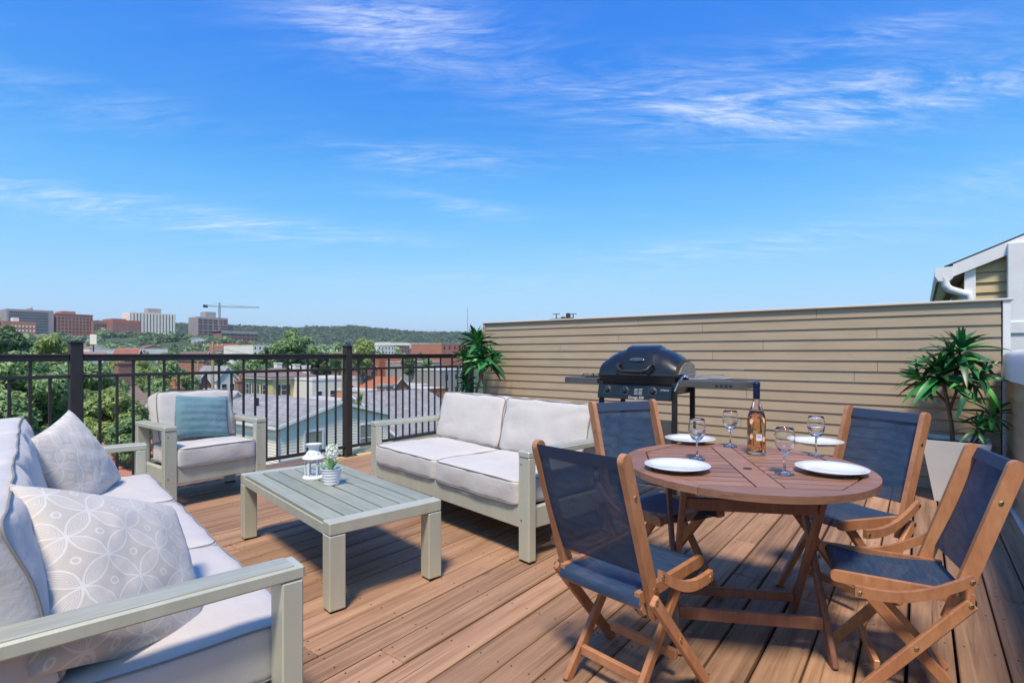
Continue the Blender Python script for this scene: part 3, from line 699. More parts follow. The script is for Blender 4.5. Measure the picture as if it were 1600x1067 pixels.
MB().prism([(.0455 * s, y) for s, y in ((-1, -iny), (1, -iny), (1, iny), (-1, iny))], TZ - .024, TZ - .0005).build('centre_plank', MT['tabwood'], dt)
nsl = 11; st = 2 * iny / nsl
for k in range(nsl):
    y0 = -iny + k * st + .006; y1 = y0 + st - .012
    for s in (-1, 1):
        po = [(s * .051, y0), (s * (half_w(y0) - .004), y0), (s * (half_w(y1) - .004), y1), (s * .051, y1)]
        MB().prism(po if s > 0 else po[::-1], TZ - .022, TZ - .001).build('slat', MT['tabwood'], dt)
MB().prism([(x * .99, y * .99) for x, y in oc], TZ - .040, TZ - .027).build('under_panel', MT['foot'], dt)
MB().lathe([(.017, TZ - .001), (.017, TZ + .0012), (.0, TZ + .0013)], 20, (.0, -.10, 0)).build('parasol_hole', MT['foot'], dt)
for s in (-1, 1):   # crossed legs at each side, joined by stretchers
    x = s * .262
    MB().bar((x, -.21, TZ - .03), (x, .20, 0), .022, .042, (1, 0, 0)).build('leg', MT['tableg'], dt)
    MB().bar((x + s * .0235, .22, TZ - .03), (x + s * .0235, -.215, 0), .022, .042, (1, 0, 0)).build('leg', MT['tableg'], dt)
    MB().cbox(x - .02, x + .02, -.33, .33, TZ - .068, TZ - .041, .004).build('top_bearer', MT['tableg'], dt)
    MB().lathe([(.008, 0), (.008, .004), (.004, .006)], 10, (0, 0, 0), Matrix.Translation((x + s * .036, -.025, .36)) @ Matrix.Rotation(R(90 * s), 4, 'Y')).build('bolt', MT['brass'], dt)
def leg_y(z, y0, y1): return y0 + (y1 - y0) * (1 - z / (TZ - .03))
MB().cbox(-.2742, .2742, leg_y(.13, .22, -.215) - .009, leg_y(.13, .22, -.215) + .009, .11, .16, .003).build('stretcher', MT['tableg'], dt)
MB().cbox(-.25, .25, leg_y(.12, -.21, .20) - .009, leg_y(.12, -.21, .20) + .009, .10, .14, .003).build('stretcher', MT['tableg'], dt)
MB().cbox(-.25, .25, leg_y(.60, -.21, .20) - .009, leg_y(.60, -.21, .20) + .009, .565, .615, .003).build('stretcher', MT['tableg'], dt)

# ------------------------------------------------------------------ folding chairs (local +x is forward)
def make_chair(root):
    Wd = .390; hw = Wd / 2; T_ = (-.150, .880); Hh = (0.0, .40); Sf = (.385, .42)
    for s in (-1, 1):
        y = s * (hw - .011)
        # back post, rounded top
        pts = []; d = Vector((T_[0] - .035, 0, T_[1] - .325)); L = d.length
        b = MB(); w2 = .024
        prof = [(-w2, 0), (w2, 0), (w2, L - w2)] + [(w2 * math.cos(R(a)), L - w2 + w2 * math.sin(R(a))) for a in range(20, 180, 20)] + [(-w2, L - w2)]
        th = math.atan2(d.x, d.z); m = Matrix.Translation((.035, y, .325)) @ Matrix.Rotation(th, 4, 'Y') @ Matrix.Rotation(R(90), 4, 'X')
        b.prism(prof, -.011, .011, m); b.build('back_post', MT['teak'], root)
        # seat rail
        d2 = Vector((Sf[0] + .04, 0, Sf[1] - .40)); L2 = d2.length; w3 = .020
        prof = [(0, -w3), (L2 - w3, -w3)] + [(L2 - w3 + w3 * math.cos(R(a)), w3 * math.sin(R(a))) for a in range(-70, 90, 20)] + [(L2 - w3, w3), (0, w3)]
        yr = s * (hw - .034)
        m = Matrix.Translation((-.04, yr, .395)) @ Matrix.Rotation(-math.atan2(d2.z, d2.x), 4, 'Y') @ Matrix.Rotation(R(90), 4, 'X')
        MB().prism(prof, -.010, .010, m).build('seat_rail', MT['teak'], root)
        # crossed legs
        yo = s * (hw + .013); yi = s * (hw - .058)
        MB().bar((-.02, yo, .40), (.325, yo, 0), .020, .040, (0, 1, 0), .004).build('leg', MT['teak'], root)
        MB().bar((.30, yi, .40), (-.045, yi, 0), .020, .040, (0, 1, 0), .004).build('leg', MT['teak'], root)
        # curved link from post to seat front
        k = 8; up = []; lo = []
        for i in range(k + 1):
            t = i / k; cx = -.015 + .335 * t; cz = .485 - .09 * t - .038 * math.sin(math.pi * t) + .0
            up.append((cx, cz + .018)); lo.append((cx, cz - .018))
        prof = lo + up[::-1]
        yl = s * (hw + .035)
        MB().prism(prof, -.009, .009, Matrix.Translation((0, yl, 0)) @ Matrix.Rotation(R(90), 4, 'X')).build('side_link', MT['teak'], root)
        for (bx, bz, yb) in ((-.012, .482, yl + s * .009), (.305, .392, yl + s * .009), (-.015, .395, yo + s * .010), (.135, .222, yo + s * .010), (-.10, .74, y + s * .011), (.012, .42, y + s * .011)):
            MB().lathe([(.0075, 0), (.0075, .003), (.004, .005)], 9, (0, 0, 0), Matrix.Translation((bx, yb, bz)) @ Matrix.Rotation(R(-90 * s), 4, 'X')).build('bolt', MT['brass'], root)
    def fab(pts, name, wrap):   # sheet with thickness following profile pts (x, z)
        yh = hw - .023; b = MB(); n = len(pts); nu = 6
        for (x, z) in pts:
            for j in range(nu + 1): u = -1 + 2 * j / nu; b.v.append((x, u * yh, z))
        for i in range(n - 1):
            for j in range(nu): a = i * (nu + 1) + j; b.f.append((a, a + 1, a + nu + 2, a + nu + 1))
        o = b.build(name, MT['navy'], root, smooth=True); return o
    def bp(t, off=0): x = .02 + (T_[0] - .03) * t; z = .345 + (T_[1] - .355) * t; return (x + off, z)
    fab([bp(.24 + .74 * i / 10, .010 * math.sin(math.pi * i / 10) * -1) for i in range(11)], 'back_fabric', True)
    hem = MB(); yh = hw - .0235
    for t0, t1 in ((.92, 1.0),):
        p0, p1 = bp(t0), bp(t1); hem.add([(p0[0] - .006, -yh, p0[1]), (p0[0] - .006, yh, p0[1]), (p1[0] - .004, yh, p1[1]), (p1[0] - .004, -yh, p1[1]), (p0[0] + .006, -yh, p0[1]), (p0[0] + .006, yh, p0[1]), (p1[0] + .004, yh, p1[1] - .003), (p1[0] + .004, -yh, p1[1] - .003)],
                                          [(0, 1, 2, 3)[::-1], (4, 5, 6, 7), (3, 2, 6, 7), (0, 3, 7, 4), (1, 5, 6, 2), (0, 4, 5, 1)])
    hem.build('fabric_hem', MT['navysolid'], root)
    se = MB(); nu = 6; sp = [(-.045, .372), (-.045, .392), (-.035, .412), (0, .414), (.10, .408), (.22, .410), (.32, .425), (.352, .432), (.362, .418), (.36, .40)]
    for (x, z) in sp:
        for j in range(nu + 1): u = -1 + 2 * j / nu; se.v.append((x, u * (hw - .024), z - .006 * (1 - u * u)))
    for i in range(len(sp) - 1):
        for j in range(nu): a = i * (nu + 1) + j; se.f.append((a, a + 1, a + nu + 2, a + nu + 1))
    se.build('seat_fabric', MT['navy'], root, smooth=True)
    MB().cbox(.225, .245, -hw + .05, hw - .05, .085, .12, .003).build('stretcher', MT['teak'], root)
    MB().cbox(.02, .04, -hw + .07, hw - .07, .075, .11, .003).build('stretcher', MT['teak'], root)
    MB().cbox(-.03, -.012, -hw + .024, hw - .024, .355, .385, .003).build('back_bar', MT['teak'], root)
spots = [(-.890, 1.710, 1.40, 1.01, 'navy mesh folding chair seen from behind, nearest the sofa'), (.066, 2.483, 3.392, .975, 'navy mesh folding chair on the right with its back to the side wall'),
         (-.222, 3.21, 4.162, 1.045, 'navy mesh folding chair across the table in front of the planter'), (-1.188, 2.678, -.531, 1.07, 'navy mesh folding chair between the loveseat and the grill')]
ch0 = None
for (x, y, yaw, csc, lab) in spots:
    if ch0 is None: ch0 = c = thing('folding_chair', lab, 'chair'); make_chair(c)
    else: c = copy_tree(ch0)
    c.location = (x, y, 0); c.rotation_euler = (0, 0, yaw); c.scale = (csc, csc, csc); c['label'] = lab; c['group'] = 'folding chairs round the dining table'

# ------------------------------------------------------------------ table setting
def tpt(px, py): p = on_plane(px, py, TZ + .0012); return p
PL = [(0, 0), (.075, 0), (.079, .004), (.10, .010), (.128, .019), (.1305, .0215), (.128, .0225), (.10, .0135), (.078, .0075), (.0, .006)]
pm = MB().lathe(PL, 56).mesh('plate', MT['china'], True)
for px, py, lab in [(1058, 733, 'white dinner plate at the front left of the round table'), (1078, 690, 'white dinner plate at the back left, behind a wine glass'), (1299, 738, 'white dinner plate at the front right of the round table'), (1274, 694, 'white dinner plate at the back right beside a wine glass')]:
    o = link('plate', pm); o.location = tpt(px, py); tag(o, lab, 'plate', 'dinner plates on the round table')
GL = [(.0, .0), (.033, .0), (.035, .0015), (.030, .003), (.010, .006), (.0045, .012), (.0038, .05), (.0045, .075), (.010, .082), (.022, .092), (.032, .108), (.037, .128), (.0365, .150), (.033, .172), (.0315, .180),
      (.0303, .180), (.0318, .172), (.0353, .150), (.0357, .128), (.0308, .109), (.0208, .0945), (.0, .086)]
glm = MB().lathe(GL, 40).mesh('wine_glass', MT['glass'], True)
wm = MB().lathe([(0, .0866), (.0202, .0948), (.0302, .1092), (.0350, .128), (.0349, .134), (0, .134)], 40).mesh('water', MT['water'], True)
for px, py, lab, full in [(1089, 717, 'half full wine glass standing by the front left plate', 1), (1141, 697, 'wine glass at the back of the table left of the bottle', 1), (1226, 740, 'wine glass at the front right of the bottle', 0), (1275, 711, 'wine glass standing by the back right plate', 1)]:
    o = thing('wine_glass', lab, 'wine glass', tpt(px, py), 0, 'wine glasses on the round table')
    link('bowl_and_stem', glm, o)
    if full: link('water', wm, o)
bt = thing('wine_bottle', 'rose wine bottle with navy foil neck in the table centre', 'bottle', tpt(1182, 709), R(200))
BP = [(0, .004), (.030, .0), (.040, .002), (.0425, .010), (.040, .022), (.0395, .06), (.0405, .12), (.041, .155), (.037, .18), (.028, .21), (.019, .235), (.0145, .255), (.0135, .30), (.0135, .332), (.0, .334)]
link('glass', MB().lathe(BP, 48).mesh('glass', MT['bottleglass'], True), bt)
link('wine', MB().lathe([(0, .012), (.036, .012), (.0372, .022), (.0368, .06), (.0378, .12), (.0382, .155), (.0345, .178), (.027, .200), (0, .200)], 48).mesh('wine', MT['wine'], True), bt)
link('foil', MB().lathe([(.0152, .258), (.0150, .300), (.0152, .318), (.0163, .320), (.0163, .332), (.0150, .337), (0, .338)], 32).mesh('foil', MT['foil'], True), bt)
lb = MB(); k = 8
for i in range(k + 1):
    t = -.30 + .60 * i / k - R(90) - R(200) + TH - R(8)
    for z in (.068, .098): lb.v.append((.0412 * math.cos(t), .0412 * math.sin(t), z))
for i in range(k): lb.f.append((2 * i, 2 * i + 2, 2 * i + 3, 2 * i + 1))
lo_ = lb.build('label', MT['paper'], bt)
bc = MB()
for i in range(7):
    t0 = -.20 + .055 * i - R(90) - R(200) + TH - R(8); t1 = t0 + (.03 if i % 2 else .018)
    bc.add([(.0415 * math.cos(t), .0415 * math.sin(t), z) for t in (t0, t1) for z in (.080, .095)], [(0, 2, 3, 1)])
bc.build('label_print', MT['ink'], lo_)

# ------------------------------------------------------------------ grill
gr = thing('gas_grill', 'black gas barbecue grill with grey side shelves at the wall', 'grill', (-1.70, 3.98, 0))
hwG = .305
def lid_prof(f):   # profile (y, z) of the lid, front at -y; f: 0..1 crown factor
    return [(-.225, 1.045), (-.222, 1.075), (-.205, 1.12), (-.165, 1.17 + .03 * f), (-.10, 1.20 + .05 * f), (-.02, 1.215 + .055 * f), (.08, 1.20 + .05 * f), (.16, 1.16 + .03 * f), (.20, 1.10), (.21, 1.045)]
lid = MB(); xs = [-hwG, -hwG + .012, -.24, -.18, -.125, -.115, -.06, 0, .06, .115, .125, .18, .24, hwG - .012, hwG]
for x in xs:
    f = 1.0 if abs(x) <= .12 else max(0, 1 - (abs(x) - .12) / .18) * .55
    sq = 1 - .35 * max(0, (abs(x) - .17) / (hwG - .17)) ** 2
    for (y, z) in lid_prof(f): lid.v.append((x, y * (1 - .06 * (1 - sq)), 1.045 + (z - 1.045) * sq))
npf = 10
for i in range(len(xs) - 1):
    for j in range(npf - 1): a = i * npf + j; lid.f.append((a, a + npf, a + npf + 1, a + 1))
lid.f += [tuple(range(npf)), tuple((len(xs) - 1) * npf + j for j in range(npf))[::-1]]
lo = smooth_angle(lid.build('lid', MT['enamel'], gr), 28)
bm = bmesh.new(); bm.from_mesh(lo.data); bmesh.ops.recalc_face_normals(bm, faces=bm.faces); bm.to_mesh(lo.data); bm.free()
MB().cbox(-hwG - .004, hwG + .004, -.232, .215, 1.034, 1.048, .004).build('lid_rim', MT['blackmetal'], lo)
MB().tube([(-.13, -.20, 1.125), (-.135, -.245, 1.12), (-.115, -.275, 1.085), (-.08, -.285, 1.07), (.08, -.285, 1.07), (.115, -.275, 1.085), (.135, -.245, 1.12), (.13, -.20, 1.125)], [.011, .013, .014, .014, .014, .014, .013, .011], 9).build('handle', MT['blackmetal'], lo, smooth=True)
tl_ = R(58)
bd = MB(); m = Matrix.Translation((0, -.1935, 1.158)) @ Matrix.Rotation(tl_, 4, 'X')
bd.lathe([(.001, .002), (.92, .002), (1.0, 0)], 32, (0, 0, 0), m @ Matrix.Diagonal((.058, .017, 1.2, 1))); bdo = bd.build('badge', MT['steel'], lo)
MB().lathe([(.001, .0035), (.88, .0035), (.9, .001)], 32, (0, 0, 0), m @ Matrix.Diagonal((.058, .015, 1.2, 1))).build('badge_plate', MT['blackmetal'], bdo)
text_mesh('badge_lettering', 'OUTBACK', .019, MT['steel'], bdo, m @ Matrix.Translation((0, 0, .0048)))
for s in (-1, 1):
    MB().add([(s * (hwG + .006), y, z) for y, z in ((-.15, 1.05), (-.10, 1.10), (-.02, 1.135), (.08, 1.14), (.17, 1.12), (.205, 1.05))] + [(s * (hwG - .015), y, z) for y, z in ((-.15, 1.05), (-.10, 1.10), (-.02, 1.135), (.08, 1.14), (.17, 1.12), (.205, 1.05))],
             ([(0, 1, 2, 3, 4, 5)] if s > 0 else [(5, 4, 3, 2, 1, 0)]) + [(i, i + 6, (i + 1) % 6 + 6, (i + 1) % 6) for i in range(6)]).build('end_casting', MT['silver'], gr)
fb = MB(); a = [(-hwG, -.222, 1.033), (hwG, -.222, 1.033), (hwG, .21, 1.033), (-hwG, .21, 1.033), (-hwG + .03, -.19, .90), (hwG - .03, -.19, .90), (hwG - .03, .18, .90), (-hwG + .03, .18, .90)]
fb.add(a, [(0, 1, 2, 3), (7, 6, 5, 4), (0, 4, 5, 1), (1, 5, 6, 2), (2, 6, 7, 3), (3, 7, 4, 0)]).build('firebox', MT['enamel'], gr)
pn = MB(); m = Matrix.Translation((0, -.235, .915)) @ Matrix.Rotation(R(-14), 4, 'X')
pn.cbox(-hwG + .005, hwG - .02, -.012, .012, -.055, .052, .003, m); po = pn.build('control_panel', MT['enamel'], gr)
for kx in (-.245, -.10, .12) if False else (-.22, -.075, .145):
    mk = m @ Matrix.Translation((kx, -.012, .008)) @ Matrix.Rotation(R(90), 4, 'X')
    k_ = MB().lathe([(.028, 0), (.030, .003), (.026, .006), (.021, .008), (.019, .024), (.0, .026)], 24, (0, 0, 0), mk).cbox(-.004, .004, -.020, .020, .022, .032, .002, mk @ Matrix.Rotation(R(30), 4, 'Z'))
    ko = k_.build('knob', MT['blackmetal'], po)
    MB().lathe([(.0315, 0), (.0315, .0012), (.028, .0014)], 28, (0, 0, 0), mk).build('knob_bezel', MT['steel'], ko)
mt_ = m @ Matrix.Translation((0, -.0128, 0)) @ Matrix.Rotation(R(90), 4, 'X')
text_mesh('panel_lettering', 'Omega 250', .026, MT['print'], po, mt_ @ Matrix.Translation((.02, -.043, 0)))
text_mesh('panel_lettering', 'OUTBACK', .014, MT['print'], po, mt_ @ Matrix.Translation((.235, .02, 0)))
pt = MB()
for r_ in range(5):
    for c_ in range(2): pt.box(-.035 + c_ * .035 + .0, -.035 + c_ * .035 + .03 - (r_ % 2) * .006, .022 - r_ * .010, .0245 - r_ * .010, 0, .0004, mt_ @ Matrix.Translation((.038, 0, 0)))
pt.build('panel_print', MT['print'], po)
for sx_ in (-1, 1):
    for y in (-.20, .18):
        MB().cbox(sx_ * (hwG - .012) - .018, sx_ * (hwG - .012) + .018, y - .014, y + .014, .0, .99, .003).build('leg', MT['blackmetal'], gr)
    MB().cbox(sx_ * (hwG - .012) - .012, sx_ * (hwG - .012) + .012, -.186, .166, .22, .25, .003).build('side_brace', MT['blackmetal'], gr)
MB().cbox(-.27, .27, -.19, .17, .225, .24, .003).build('bottom_tray', MT['blackmetal'], gr)
MB().cbox(-.27, .27, -.205, -.195, .30, .72, .003).build('front_cover', MT['gplastic'], gr)
def shelf(x0, x1, name, holes):
    n = 10; rr = .11; ys0, ys1 = -.215, .175; s = 1 if x1 > 0 else -1
    xe = x1 if s > 0 else x0; xb = x0 if s > 0 else x1
    pts = [(xb, ys0)] + [(xe - s * rr + s * rr * math.cos(t), ys0 + rr - rr * math.sin(t)) for t in [math.pi / 2 * (1 - i / n) for i in range(n + 1)]] + [(xe - s * rr + s * rr * math.cos(t), ys1 - rr + rr * math.sin(t)) for t in [math.pi / 2 * i / n for i in range(n + 1)]] + [(xb, ys1)]
    if s < 0: pts = pts[::-1]
    o = MB().prism(pts, .968, 1.004).build(name, MT['gplastic'], gr)
    MB().prism([(x * 1 if True else x, y) for x, y in [(p[0] * .985 + (xb + xe) / 2 * .015, p[1] * .96) for p in pts]], 1.004, 1.009).build('shelf_lip', MT['gplastic'], o)
    return o
sr = shelf(hwG + .02, .80, 'side_shelf', 1)
cxs = .70
MB().lathe([(.052, 1.0092), (.052, 1.0105), (.0, 1.0106)], 28, (cxs, -.05, 0)).build('cup_recess', MT['foot'], sr)
for k in range(4): MB().box(.585 + k * .03, .603 + k * .03, -.2165, -.213, .974, .990).build('hook_slot', MT['foot'], sr)
slf = shelf(-.67, -hwG - .02, 'side_shelf', 0)
MB().lathe([(.07, 1.009), (.072, 1.014), (.066, 1.018), (.060, 1.014), (.0, 1.012)], 28, (-.47, -.02, 0)).build('side_burner', MT['blackmetal'], slf)
b = MB()
for k in range(4): b.tube([(-.47 + .09 * math.cos(k * math.pi / 2 + .4), -.02 + .09 * math.sin(k * math.pi / 2 + .4), 1.011), (-.47 + .075 * math.cos(k * math.pi / 2 + .4), -.02 + .075 * math.sin(k * math.pi / 2 + .4), 1.035), (-.47 + .02 * math.cos(k * math.pi / 2 + .4), -.02 + .02 * math.sin(k * math.pi / 2 + .4), 1.035)], .005, 6)
b.build('pan_support', MT['blackmetal'], slf)
MB().tube([(hwG - .005, -.215, .93), (hwG + .02, -.20, 1.0), (hwG + .02, -.10, 1.04), (hwG + .02, .15, 1.045)], .009, 7).build('shelf_bracket', MT['steel'], gr)
# tools on the right shelf
tp = Vector((-1.70, 3.98, 1.0105))
tg = thing('grill_tongs', 'steel barbecue tongs lying on the right grill shelf', 'tongs', tp + Vector((.40, -.05, 0)), R(18))
for s in (-1, 1): MB().bar((-.06, s * .006, .012 + (s > 0) * .01), (.20, s * .030, .012 + (s > 0) * .012), .018, .004, (0, 1, 0), .001).build('tong_arm', MT['steel'], tg)
MB().tube([(-.06, -.008, .014), (-.075, 0, .018), (-.06, .008, .022)], .006, 7).build('hinge', MT['steel'], tg)
sp_ = thing('grill_spatula', 'slotted steel spatula lying across the tongs on the shelf', 'spatula', tp + Vector((.37, .03, .018)), R(8))
MB().bar((0, 0, .006), (.20, .0, .022), .016, .006, (0, 1, 0), .002).build('handle', MT['steel'], sp_)
b = MB()
for k in range(6): b.box(.21, .32, -.04 + k * .0155, -.033 + k * .0155, .024, .026, Matrix.Rotation(R(-6), 4, 'Y'))
b.box(.20, .212, -.042, .046, .0235, .0265, Matrix.Rotation(R(-6), 4, 'Y')).box(.318, .33, -.042, .046, .0235, .0265, Matrix.Rotation(R(-6), 4, 'Y')).build('blade', MT['steel'], sp_)
fk = thing('grill_fork', 'thin steel barbecue fork lying beside the tongs on the shelf', 'fork', tp + Vector((.36, -.10, 0)), R(24))
MB().bar((0, 0, .006), (.20, 0, .010), .013, .005, (0, 1, 0), .002).build('handle', MT['steel'], fk)
for s in (-1, 1): MB().tube([(.20, 0, .010), (.225, s * .012, .012), (.30, s * .012, .016)], .0028, 6).build('tine', MT['steel'], fk)

# ------------------------------------------------------------------ potted dracaenas
LEAVES = []
for k in range(5):
    L = [.30, .33, .27, .36, .31][k]; b = MB(); n = 8; dr = [.18, .42, .05, .60, .30][k]
    for i in range(n + 1):
        t = i / n; ww = .028 * (math.sin(math.pi * (t ** .8 * .93 + .05)) ** .8) if t < 1 else .0005
        x = L * t * (1 - .22 * dr * t); z = -L * dr * t * t + .04 * L * t
        b.v += [(x, -ww, z + .35 * ww), (x, 0, z), (x, ww, z + .35 * ww)]
    for i in range(n): a = i * 3; b.f += [(a, a + 3, a + 4, a + 1), (a + 1, a + 4, a + 5, a + 2)]
    LEAVES.append(b.mesh('leaf', MT['leaf'], True))
def dracaena(loc, label, seed, flip=1, psc=1.0):
    rg = random.Random(seed)
    t = thing('potted_dracaena', label, 'potted plant', loc, rg.uniform(-.1, .1), 'potted dracaenas in white planters'); t.scale = (psc, psc, psc)
    a, b_ = .135, .215; h = .50; pm_ = MB()
    pm_.add([(-a, -a, 0), (a, -a, 0), (a, a, 0), (-a, a, 0), (-b_, -b_, h), (b_, -b_, h), (b_, b_, h), (-b_, b_, h), (-b_ + .02, -b_ + .02, h), (b_ - .02, -b_ + .02, h), (b_ - .02, b_ - .02, h), (-b_ + .02, b_ - .02, h), (-b_ + .03, -b_ + .03, h - .05), (b_ - .03, -b_ + .03, h - .05), (b_ - .03, b_ - .03, h - .05), (-b_ + .03, b_ - .03, h - .05)],
            [(3, 2, 1, 0)] + [(i, (i + 1) % 4, 4 + (i + 1) % 4, 4 + i) for i in range(4)] + [(4 + i, 4 + (i + 1) % 4, 8 + (i + 1) % 4, 8 + i) for i in range(4)] + [(8 + i, 8 + (i + 1) % 4, 12 + (i + 1) % 4, 12 + i) for i in range(4)])
    pm_.build('planter', MT['planter'], t)
    MB().box(-b_ + .025, b_ - .025, -b_ + .025, b_ - .025, h - .06, h - .035).build('soil', MT['soil'], t)
    f = flip
    stems = [([(-.02, 0, .45), (-.03, .01, .62), (-.05 * f, 0, .78), (-.08 * f, -.02, .95), (-.10 * f, -.05, 1.06)], .017, (0, -.25, 1), 44, 1.0),
             ([(-.04 * f, 0, .74), (.0, .02, .88), (.01 * f, .03, 1.10), (.03 * f, .02, 1.26)], .012, (.1 * f, 0, 1), 34, .95),
             ([(-.05 * f, 0, .78), (-.14 * f, .03, .90), (-.24 * f, .02, 1.0)], .010, (-.6 * f, .1, .8), 28, .85),
             ([(.01 * f, .02, .90), (.09 * f, -.03, 1.0), (.14 * f, -.06, 1.02)], .010, (.5 * f, -.3, .7), 26, .85),
             ([(.0, .02, 1.0), (-.03, .03, 1.2)], .009, (-.2, .1, 1), 16, .8),
             ([(.08 * f, -.02, .45), (.12 * f, -.03, .56), (.14 * f, -.05, .64)], .009, (.2 * f, -.3, .9), 16, .62),
             ([(.10 * f, .0, .45), (.19 * f, .02, .60), (.24 * f, .02, .74)], .009, (.4 * f, 0, .9), 22, .70)]
    for path, r_, axis, nl, sc in stems:
        k = len(path); MB().tube(path, [r_ * (1 - .35 * i / (k - 1)) for i in range(k)], 7).build('stem', MT['bark'], t, smooth=True)
        tip = Vector(path[-1]); q = Vector(axis).normalized().to_track_quat('Z', 'Y').to_matrix().to_4x4()
        for j in range(nl):
            w = j / nl; el_ = 78 - 105 * w + rg.uniform(-10, 10); az_ = j * 137.5 + rg.uniform(-12, 12)
            s = sc * (.62 + .42 * min(1, w * 2.2)) * rg.uniform(.85, 1.1)
            m = Matrix.Translation(tip - Vector(axis).normalized() * (.10 * w * sc)) @ q @ Matrix.Rotation(R(az_), 4, 'Z') @ Matrix.Rotation(-R(el_), 4, 'Y') @ Matrix.Rotation(rg.uniform(-.5, .5), 4, 'X') @ Matrix.Scale(s, 4)
            link('leaf', LEAVES[rg.randrange(5)], t, mat=m)
    return t
dracaena((.235, 5.72, 0), 'potted dracaena in a white planter in the wall corner on the right', 3, 1)
dracaena((-4.88, 5.62, 0), 'potted dracaena behind the loveseat where the railing meets the wall', 8, -1, 1.12)

